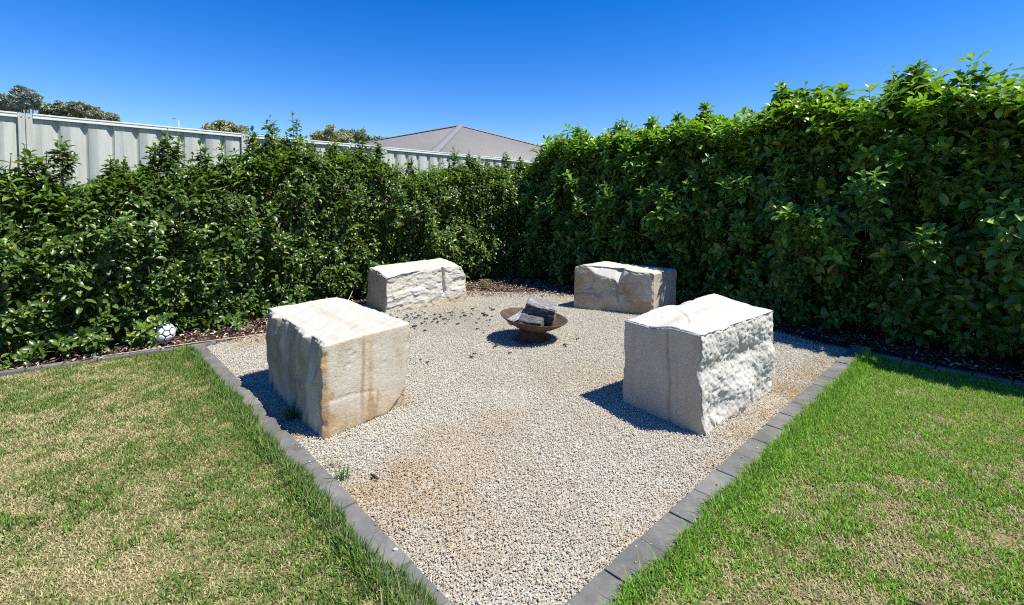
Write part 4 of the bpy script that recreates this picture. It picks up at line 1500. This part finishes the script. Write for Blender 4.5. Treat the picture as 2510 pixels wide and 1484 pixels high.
# ------------------------------------------------------------------ gravel stones (instanced on a point cloud)
def gravel():
    src = bpy.data.collections.new('gravel_source')
    for i in range(7):
        bm = bmesh.new()
        bmesh.ops.create_icosphere(bm, subdivisions=1, radius=1)
        r = random.Random(40 + i)
        sc = (r.uniform(.8, 1.15), r.uniform(.6, .95), r.uniform(.4, .65))
        for v in bm.verts:
            k = r.uniform(.72, 1.18)
            v.co = Vector((v.co.x * sc[0] * k, v.co.y * sc[1] * k, v.co.z * sc[2] * k))
        me = bpy.data.meshes.new('gravel_stone'); bm.to_mesh(me); bm.free()
        me.materials.append(M['gravel'])
        src.objects.link(bpy.data.objects.new('gravel_stone', me))
    far = [(3.40, 4.98), (2.75, 6.5), (1.9, 7.6), (0.95, 7.72), (0.45, 7.93), (0.0, 7.96), (-0.5, 7.75), (-1.2, 8.2), (-2.0, 7.4), (-2.6, 6.4), (-2.85, 5.5), (-3.2, 5.0)]
    poly = [tuple(APEX), tuple(RIGHT)] + far + [tuple(LEFT)]
    g = np.random.default_rng(5)
    n = 540000
    P = np.c_[g.uniform(-3.4, 3.6, n), g.uniform(1.4, 8.4, n)]
    P = P[in_poly(P, poly)]
    fx, fy = proj_px(np.c_[P, np.zeros(len(P))])
    P = P[(fy < 1.25)]
    # ragged far edge where the gravel thins into the mulch
    farline = np.array(far)
    dmin = np.min([seg_dist(P, farline[i], farline[i + 1]) for i in range(len(farline) - 1)], axis=0)
    P = P[(dmin > .25 * g.random(len(P)) ** 1.6)]
    # stones spilled on and beyond the edging
    sp = []
    for (o_, d_, n_, L) in ((APEX, dL, nL, 4.6), (APEX, dR, nR, 4.6)):
        k = 70
        t = g.uniform(.2, L, k); w = PW * g.random(k) ** 3.0
        sp.append(np.c_[o_[0] + d_[0] * t + n_[0] * w, o_[1] + d_[1] * t + n_[1] * w, np.full(k, .016)])
    z = g.uniform(-.009, .003, len(P)) + .012 * fbm(np.c_[P * 1.5, P[:, :1] * 0], 3, 5)
    Pt = np.concatenate([np.c_[P, z]] + sp)
    n = len(Pt)
    r = g.uniform(.0030, .0060, n) * np.where(g.random(n) < .05, 1.5, 1)
    rot = g.uniform(-.5, .5, (n, 3)); rot[:, 2] = g.uniform(0, 6.28, n)
    base = np.array([(.59, .563, .48), (.68, .66, .575), (.50, .455, .36), (.38, .342, .27), (.58, .495, .34), (.20, .18, .155), (.45, .412, .37)])
    pick = g.choice(7, n, p=[.29, .24, .15, .10, .08, .07, .07])
    col = base[pick] * np.array([.93, .94, .93]) * g.uniform(.82, 1.12, n)[:, None]
    Q = Pt[:, :2]
    f1 = fbm(np.c_[Q * 1.1, Q[:, :1] * 0], 4, 21); f2 = fbm(np.c_[Q * 5, Q[:, :1] * 0], 3, 22)
    warm = .55 * sstep(-.05, .45, f1) * (.4 + .6 * sstep(4.6, 2.6, Q[:, 1]))
    blobs = [((-.72, 2.36), .32, 1.0), ((-.50, 2.46), .42, .9), ((-.62, 2.15), .28, .8), ((2.25, 3.72), .28, 1.0), ((1.85, 3.30), .2, .9), ((1.5, 3.02), .16, .75), ((2.6, 4.1), .25, .85),
             ((-1.42, 2.98), .12, .9), ((-.85, 3.55), .14, .7), ((-2.8, 5.1), .35, .55), ((-.25, 2.75), .5, .5), ((-.2, 2.1), .42, .55), ((.25, 2.1), .3, .35), ((.1, 2.4), .3, .4), ((.5, 3.3), .3, .25)]
    for c_, rr, a_ in blobs:
        warm = np.maximum(warm, a_ * sstep(1.25, .25, np.linalg.norm(Q - np.array(c_), axis=1) / rr + .5 * f2))
    right_strip = sstep(.30, .05, seg_dist(Q, APEX + dR * .4, RIGHT)) * .6
    warm = np.clip(np.maximum(warm, right_strip * (.6 + f2)), 0, 1)
    wc = np.array([.37, .245, .10])
    col = col * (1 - .88 * warm[:, None]) + wc * g.uniform(.7, 1.3, n)[:, None] * .88 * warm[:, None]
    rust = sstep(.16, .02, np.linalg.norm((Q - np.array([.14, 5.0])) * np.array([1, 2.2]), axis=1) + .05 * f2) * .7
    col = col * (1 - rust[:, None]) + np.array([.36, .15, .07]) * rust[:, None]
    grey = sstep(.9, .2, np.linalg.norm((Q - np.array([-.7, 5.9])) * np.array([1, 1.0]), axis=1) + .4 * f2) * .35
    col = col * (1 - grey[:, None]) + np.array([.30, .28, .27]) * grey[:, None]
    me = bpy.data.meshes.new('gravel')
    me.vertices.add(n)
    me.vertices.foreach_set('co', Pt.astype(np.float32).ravel())
    a = me.attributes.new('rot', 'FLOAT_VECTOR', 'POINT'); a.data.foreach_set('vector', rot.astype(np.float32).ravel())
    a = me.attributes.new('scl', 'FLOAT', 'POINT'); a.data.foreach_set('value', r.astype(np.float32))
    a = me.attributes.new('idx', 'INT', 'POINT'); a.data.foreach_set('value', g.integers(0, 7, n).astype(np.int32))
    a = me.attributes.new('col', 'FLOAT_COLOR', 'POINT'); a.data.foreach_set('color', np.c_[col, np.ones(n)].astype(np.float32).ravel())
    o = link('gravel', me, None)
    me.materials.append(M['gravel'])
    tag(o, 'loose pale crushed gravel spread around the fire bowl', None, None, 'stuff')
    ng = bpy.data.node_groups.new('scatter', 'GeometryNodeTree')
    ng.interface.new_socket('Geometry', in_out='INPUT', socket_type='NodeSocketGeometry')
    ng.interface.new_socket('Geometry', in_out='OUTPUT', socket_type='NodeSocketGeometry')
    N = ng.nodes
    gi = N.new('NodeGroupInput'); go = N.new('NodeGroupOutput')
    iop = N.new('GeometryNodeInstanceOnPoints')
    ci = N.new('GeometryNodeCollectionInfo')
    ci.inputs['Collection'].default_value = src
    ci.inputs['Separate Children'].default_value = True
    ci.inputs['Reset Children'].default_value = True

    def na(name, typ):
        q = N.new('GeometryNodeInputNamedAttribute')
        q.data_type = typ
        q.inputs['Name'].default_value = name
        return q.outputs['Attribute']
    e2r = N.new('FunctionNodeEulerToRotation')
    L = ng.links.new
    L(gi.outputs[0], iop.inputs['Points'])
    L(ci.outputs[0], iop.inputs['Instance'])
    iop.inputs['Pick Instance'].default_value = True
    L(na('idx', 'INT'), iop.inputs['Instance Index'])
    L(na('rot', 'FLOAT_VECTOR'), e2r.inputs[0])
    L(e2r.outputs[0], iop.inputs['Rotation'])
    L(na('scl', 'FLOAT'), iop.inputs['Scale'])
    L(iop.outputs[0], go.inputs[0])
    md = o.modifiers.new('scatter', 'NODES')
    md.node_group = ng


gravel()


# ------------------------------------------------------------------ lawns
def blades(P, az, L, lean, wd, col, z0=-.03):
    n = len(P)
    dirh = np.c_[np.cos(az), np.sin(az)]
    side = np.c_[-np.sin(az), np.cos(az)] * (wd / 2)[:, None]
    h1, r1 = L * .5 * np.cos(lean * .6), L * .5 * np.sin(lean * .6)
    h2, r2 = h1 + L * .5 * np.cos(lean), r1 + L * .5 * np.sin(lean)
    V = np.zeros((n, 5, 3))
    V[:, 0, :2] = P - side; V[:, 1, :2] = P + side
    z0 = np.broadcast_to(np.asarray(z0, float).reshape(-1), (n,))
    V[:, 0, 2] = V[:, 1, 2] = z0
    V[:, 2, :2] = P + dirh * r1[:, None] - side * .85; V[:, 3, :2] = P + dirh * r1[:, None] + side * .85
    V[:, 2, 2] = V[:, 3, 2] = z0 + h1
    V[:, 4, :2] = P + dirh * r2[:, None]; V[:, 4, 2] = z0 + np.maximum(h2, .004)
    off = (np.arange(n) * 5)[:, None]
    Q = np.array([[0, 1, 3, 2]]) + off
    T = np.array([[2, 3, 4]]) + off
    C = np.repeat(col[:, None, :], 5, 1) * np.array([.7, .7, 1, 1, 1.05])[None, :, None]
    return V.reshape(-1, 3), T, Q, C.reshape(-1, 3)


def lawn(side, seed, label):
    g = np.random.default_rng(seed)
    if side < 0:
        o1, o2 = APEX + nL * PW - dL * .6, LEFT + nL * PW + dL * .02
        poly = [tuple(o1), tuple(o2), (-3.45, 4.95), (-4.52, 4.10), (-6.2, 2.5), (-6.2, .9), (-.6, .9)]
        dd = dL; o_ = APEX + nL * PW
    else:
        o1, o2 = APEX + nR * PW - dR * .6, RIGHT + nR * PW
        poly = [tuple(o1), (.6, .9), (6.0, .9), (5.9, 1.6), (5.06, 2.75), (4.23, 3.82), (3.62, 4.60), tuple(o2)]
        dd = dR; o_ = APEX + nR * PW
    area = 7.2 * 4.2
    n = int(area * 18000)
    P = np.c_[g.uniform(-6.3, -.0, n) if side < 0 else g.uniform(0, 6.1, n), g.uniform(.9, 5.0, n)]
    P = P[in_poly(P, poly)]
    fx, fy = proj_px(np.c_[P, np.zeros(len(P))])
    P = P[(fx > -.09) & (fx < 1.09) & (fy < 1.12)]
    n = len(P)
    de = seg_dist(P, o_ - dd * .6, o_ + dd * 6.0)
    q3 = np.c_[P, P[:, :1] * 0]
    f1 = fbm(q3 * 1.25, 4, seed); f2 = fbm(q3 * 4.5, 4, seed + 3); f3 = fbm(q3 * 14, 3, seed + 6)
    if side < 0:
        green = .36 + .55 * f1 + .85 * f2 + .9 * f3 + .6 * sstep(.75, .05, de + .3 * f2) - .12 * sstep(3.4, 4.8, P[:, 1])
    else:
        # lush beside the edging and towards the hedge, straw patches nearer the camera and in the middle
        green = .66 + .6 * f1 + .9 * f2 + .9 * f3 + .40 * sstep(.55, .05, de + .3 * f2) + .35 * sstep(2.1, 3.4, P[:, 1]) - .25 * sstep(2.6, 1.7, P[:, 1])
        bare = np.exp(-(((P[:, 0] - 3.6) / .35) ** 2 + ((P[:, 1] - 2.9) / .16) ** 2)) + .8 * np.exp(-(((P[:, 0] - 1.75) / .3) ** 2 + ((P[:, 1] - 2.02) / .13) ** 2))
        green -= .9 * bare
    green = np.clip(green, .04, 1)
    bald = sstep(.42, .62, fbm(q3 * 2.6 + 31, 3, seed + 21)) * .75
    keep0 = g.random(n) > bald
    P, n, de, f1, f2, f3, green = P[keep0], int(keep0.sum()), de[keep0], f1[keep0], f2[keep0], f3[keep0], green[keep0]
    isg = g.random(n) < green * .66
    az = g.uniform(0, 6.283, n)
    tall = sstep(.22, .02, de)
    Lg = g.uniform(.016, .034, n) * (.75 + .5 * green) * (1 + .6 * tall)
    Ls = g.uniform(.011, .028, n)
    L = np.where(isg, Lg, Ls)
    lean = np.where(isg, np.abs(g.normal(.72, .38, n)), g.uniform(.8, 1.5, n))
    wd = np.where(isg, g.uniform(.003, .0056, n), g.uniform(.0026, .0055, n))
    cg = np.array([.130, .225, .036])[None] * (1 - f2[:, None] * .15) if side < 0 else np.array([.205, .40, .036])[None] * np.ones((n, 1))
    mixy = np.clip(.25 - .4 * green + g.normal(0, .16, n), 0, .8)[:, None]
    cg = cg * (1 - mixy) + np.array([.34, .345, .10]) * mixy
    cs = np.array([[.54, .475, .235]]) * (1 - .25 * g.random(n)[:, None]) * np.where(g.random(n) < .22, .5, 1)[:, None]
    col = np.where(isg[:, None], cg * g.uniform(.65, 1.3, n)[:, None], cs)
    # turf creeping over the edging: a ragged mat of blades rooted on and beside the pavers
    k = 15000 if side < 0 else 10000
    t = g.uniform(-.3, 5.0, k)
    lim = np.linalg.norm((LEFT if side < 0 else RIGHT) - APEX)
    t = t[t < lim - .03]; k = len(t)
    nn = -(nL if side < 0 else nR)
    q = np.c_[t, t * 0, t * 0]
    reach = (.034 if side < 0 else .008) + .045 * fbm(q * 2.6, 3, seed + 9) + .035 * fbm(q * 9, 2, seed + 12)
    reach = np.clip(reach, -.01, .105) * np.where(t > lim - 1.1, .5, 1)
    w = -.06 + (reach + .06) * g.random(k) ** .8
    Pe = o_[None] + dd[None] * t[:, None] + nn[None] * w[:, None]
    aze = np.arctan2(nn[1], nn[0]) + g.normal(0, 1.0, k)
    far_ = g.random(k) < .07
    Le = np.where(far_, g.uniform(.05, .105, k), g.uniform(.018, .05, k))
    ce = (np.array([.088, .175, .028]) if side < 0 else np.array([.135, .27, .030]))[None] * g.uniform(.55, 1.35, k)[:, None]
    dry = g.random(k) < .16
    ce = np.where(dry[:, None], np.array([.42, .37, .18]) * g.uniform(.6, 1.1, k)[:, None], ce)
    zr = np.r_[-.03 + .036 * sstep(.09, .0, de), np.where(w > 0, .008, -.03 + .036 * sstep(.09, .0, -w))]
    P = np.concatenate([P, Pe]); az = np.r_[az, aze]; L = np.r_[L, Le]
    lean = np.r_[lean, g.uniform(.35, 1.25, k)]; wd = np.r_[wd, g.uniform(.0025, .0046, k)]
    col = np.concatenate([col, ce])
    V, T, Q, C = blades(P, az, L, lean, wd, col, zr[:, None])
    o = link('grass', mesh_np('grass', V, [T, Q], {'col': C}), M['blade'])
    tag(o, label, None, None, 'stuff')
    return len(P)


nb1 = lawn(-1, 300, 'straw coloured grass with green tufts left of the gravel')
nb2 = lawn(1, 400, 'bright green grass with straw patches right of the gravel')
print('blades', nb1, nb2)


def weed(loc, n, L, spread, label, seed):
    g = np.random.default_rng(seed)
    P = np.c_[g.normal(0, spread, n), g.normal(0, spread, n)]
    az = np.arctan2(P[:, 1], P[:, 0]) + g.normal(0, .5, n)
    col = np.array([.07, .14, .03])[None] * g.uniform(.6, 1.5, n)[:, None]
    V, T, Q, C = blades(P, az, g.uniform(.5, 1.1, n) * L, g.uniform(.25, 1.2, n), np.full(n, .0045), col, -.01)
    o = link('weed_tuft', mesh_np('weed_tuft', V, [T, Q], {'col': C}), M['blade'], None, loc)
    tag(o, label, 'weed', 'grass weeds sprouting at the paver edging')


weed((-1.53, 3.26, 0), 70, .17, .022, 'long bladed grass tuft in the shadow of the streaked block', 1)
weed((-0.925, 2.53, 0), 40, .09, .018, 'small grass tuft growing by the edging above the orange gravel stain', 2)
weed((-1.02, 2.66, 0), 12, .08, .008, 'thin grass sprig at the edging, above the small tuft', 3)


# ------------------------------------------------------------------ leaf litter under the hedges
def litter():
    g = np.random.default_rng(77)

    def along(poly, sign, n, lo, hi, s0, s1):
        seg = np.linalg.norm(np.diff(poly, axis=0), axis=1); cum = np.r_[0, np.cumsum(seg)]
        s = g.uniform(s0, s1, n)
        x = np.interp(s, cum, poly[:, 0]); y = np.interp(s, cum, poly[:, 1])
        tx = np.interp(s + .3, cum, poly[:, 0]) - np.interp(s - .3, cum, poly[:, 0]); ty = np.interp(s + .3, cum, poly[:, 1]) - np.interp(s - .3, cum, poly[:, 1])
        ln = np.hypot(tx, ty) + 1e-9
        w = g.uniform(lo, hi, n)
        return np.c_[x + sign * ty / ln * w, y - sign * tx / ln * w]
    P = np.concatenate([along(HL, 1, 5200, -.3, .42, 1.8, 10), along(HR, -1, 3000, -.3, .2, .8, 9.7),
                        np.c_[g.uniform(-1.0, 1.0, 4200), g.uniform(7.55, 9.3, 4200)],
                        np.c_[g.uniform(-3.3, -2.5, 1500), g.uniform(5.1, 6.4, 1500)]])
    d1 = seg_dist(P, (-4.52, 4.1), (-3.33, 4.96)); d2 = seg_dist(P, (-6.2, 2.6), (-4.52, 4.1))
    lawnside = in_poly(P, [(-6.2, 2.6), (-4.52, 4.13), (-3.33, 4.98), (-3.1, 4.9), (-3.0, 3), (-6, 1)]) | in_poly(P, [(6.2, 1.2), (5.06, 2.85), (4.25, 3.92), (3.52, 4.78), (3.2, 4.2), (4, 1)])
    P = P[~lawnside]
    n = len(P)
    L = g.uniform(.02, .055, n)
    az = g.uniform(0, 6.283, n)
    d = unit(np.c_[np.cos(az), np.sin(az), g.normal(0, .28, n)])
    up = unit(np.c_[g.normal(0, .35, (n, 2)), np.ones(n)])
    base = np.array([(.10, .06, .045), (.20, .125, .09), (.34, .25, .19), (.46, .38, .30), (.055, .035, .028)])
    c = base[g.choice(5, n, p=[.3, .25, .2, .1, .15])] * g.uniform(.7, 1.3, n)[:, None]
    V, T, Q, C = leaves_geo(np.c_[P, g.uniform(-.022, .012, n)], d, up, L, L * g.uniform(.25, .55, n), c)
    o = link('leaf_litter', mesh_np('leaf_litter', V, [T, Q], {'col': C}), M['litter'])
    tag(o, 'brown bark chips and dry leaves under the hedges', None, None, 'stuff')


litter()


# ------------------------------------------------------------------ charcoal crumbs on the gravel
def chunk_geo(n, seed):
    bm = bmesh.new()
    bmesh.ops.create_icosphere(bm, subdivisions=1, radius=1)
    r = random.Random(seed)
    for v in bm.verts: v.co *= r.uniform(.6, 1.2)
    V = np.array([v.co[:] for v in bm.verts]); F = np.array([[q.index for q in f.verts] for f in bm.faces])
    bm.free()
    return V, F


def charcoal():
    g = np.random.default_rng(9)
    parts = []
    c = np.concatenate([np.c_[g.normal(-1.2, .40, 105), g.normal(6.05, .22, 105)], np.c_[g.normal(-.55, .25, 45), g.normal(6.45, .2, 45)],
                        np.c_[g.uniform(-1.8, .2, 40), g.uniform(4.2, 6.8, 40)], np.c_[g.normal(.55, .25, 10), g.normal(5.1, .15, 10)]])
    for i, p in enumerate(c):
        V, F = chunk_geo(1, i % 9)
        s = .005 + .02 * g.random() ** 2.2
        a_ = g.uniform(0, 6.28)
        V = V * np.array([s * g.uniform(1, 2.0), s, s * .6])
        V = np.c_[V[:, 0] * math.cos(a_) - V[:, 1] * math.sin(a_), V[:, 0] * math.sin(a_) + V[:, 1] * math.cos(a_), V[:, 2]]
        parts.append((V + np.array([p[0], p[1], .004]), [F]))
    V, F = join(parts)
    o = link('charcoal_crumbs', mesh_np('charcoal_crumbs', V, F), M['coal'])
    tag(o, 'black charcoal crumbs strewn on the gravel between fire bowl and left blocks', None, None, 'stuff')


charcoal()


def stick(name, pts, rads, mat, label, cat, n=7):
    pts = np.array(pts, float)
    V, F = tube(pts - pts[0], rads, n)
    o = link(name, mesh_np(name, V, F), mat, None, tuple(pts[0]), smooth=True)
    tag(o, label, cat)


stick('bark_chip', [(-.775, 2.555, .006), (-.755, 2.535, .012), (-.725, 2.512, .008)], [.005, .009, .005], M['coal'], 'dark bark chip lying above the orange gravel stain', 'bark chip')
stick('charcoal_stick', [(-.19, 4.86, .008), (-.165, 4.895, .014), (-.17, 4.925, .01), (-.145, 4.965, .016)], [.008, .013, .009, .007], M['coal'],
      'crooked black charcoal stick in front of the fire bowl shadow', 'charcoal')
stick('dry_leaf', [(1.50, 1.745, -.008), (1.54, 1.72, -.004), (1.59, 1.695, -.002), (1.64, 1.66, -.008)], [.002, .008, .008, .002], M['drybark'],
      'brown curled dry leaf on the right lawn', 'leaf')
V, F = chunk_geo(1, 3)
o = link('pebble', mesh_np('pebble', V * np.array([.012, .010, .006]), [F]), M['pebble'], None, (-.50, 1.975, .019), smooth=True)
tag(o, 'single white pebble resting on the left paver edging', 'pebble')

# pale string: slack run from the left hedge edging across the gravel corner to the far block
sp = [(-4.1, 4.55, .0), (-3.79, 4.70, .012), (-3.33, 4.96, .03), (-2.79, 5.32, .02), (-2.5, 5.75, .02), (-2.4, 6.4, .03), (-2.42, 6.95, .06), (-2.44, 7.15, .12), (-2.42, 7.35, .30)]
spa = np.array(sp)
tt = np.linspace(0, len(sp) - 1, 60)
path = np.c_[[np.interp(tt, range(len(sp)), spa[:, i]) for i in range(3)]].T
stick('string', path, .0042, M['string'], 'thin pale string lying from the hedge edging behind the streaked block', 'string', 5)
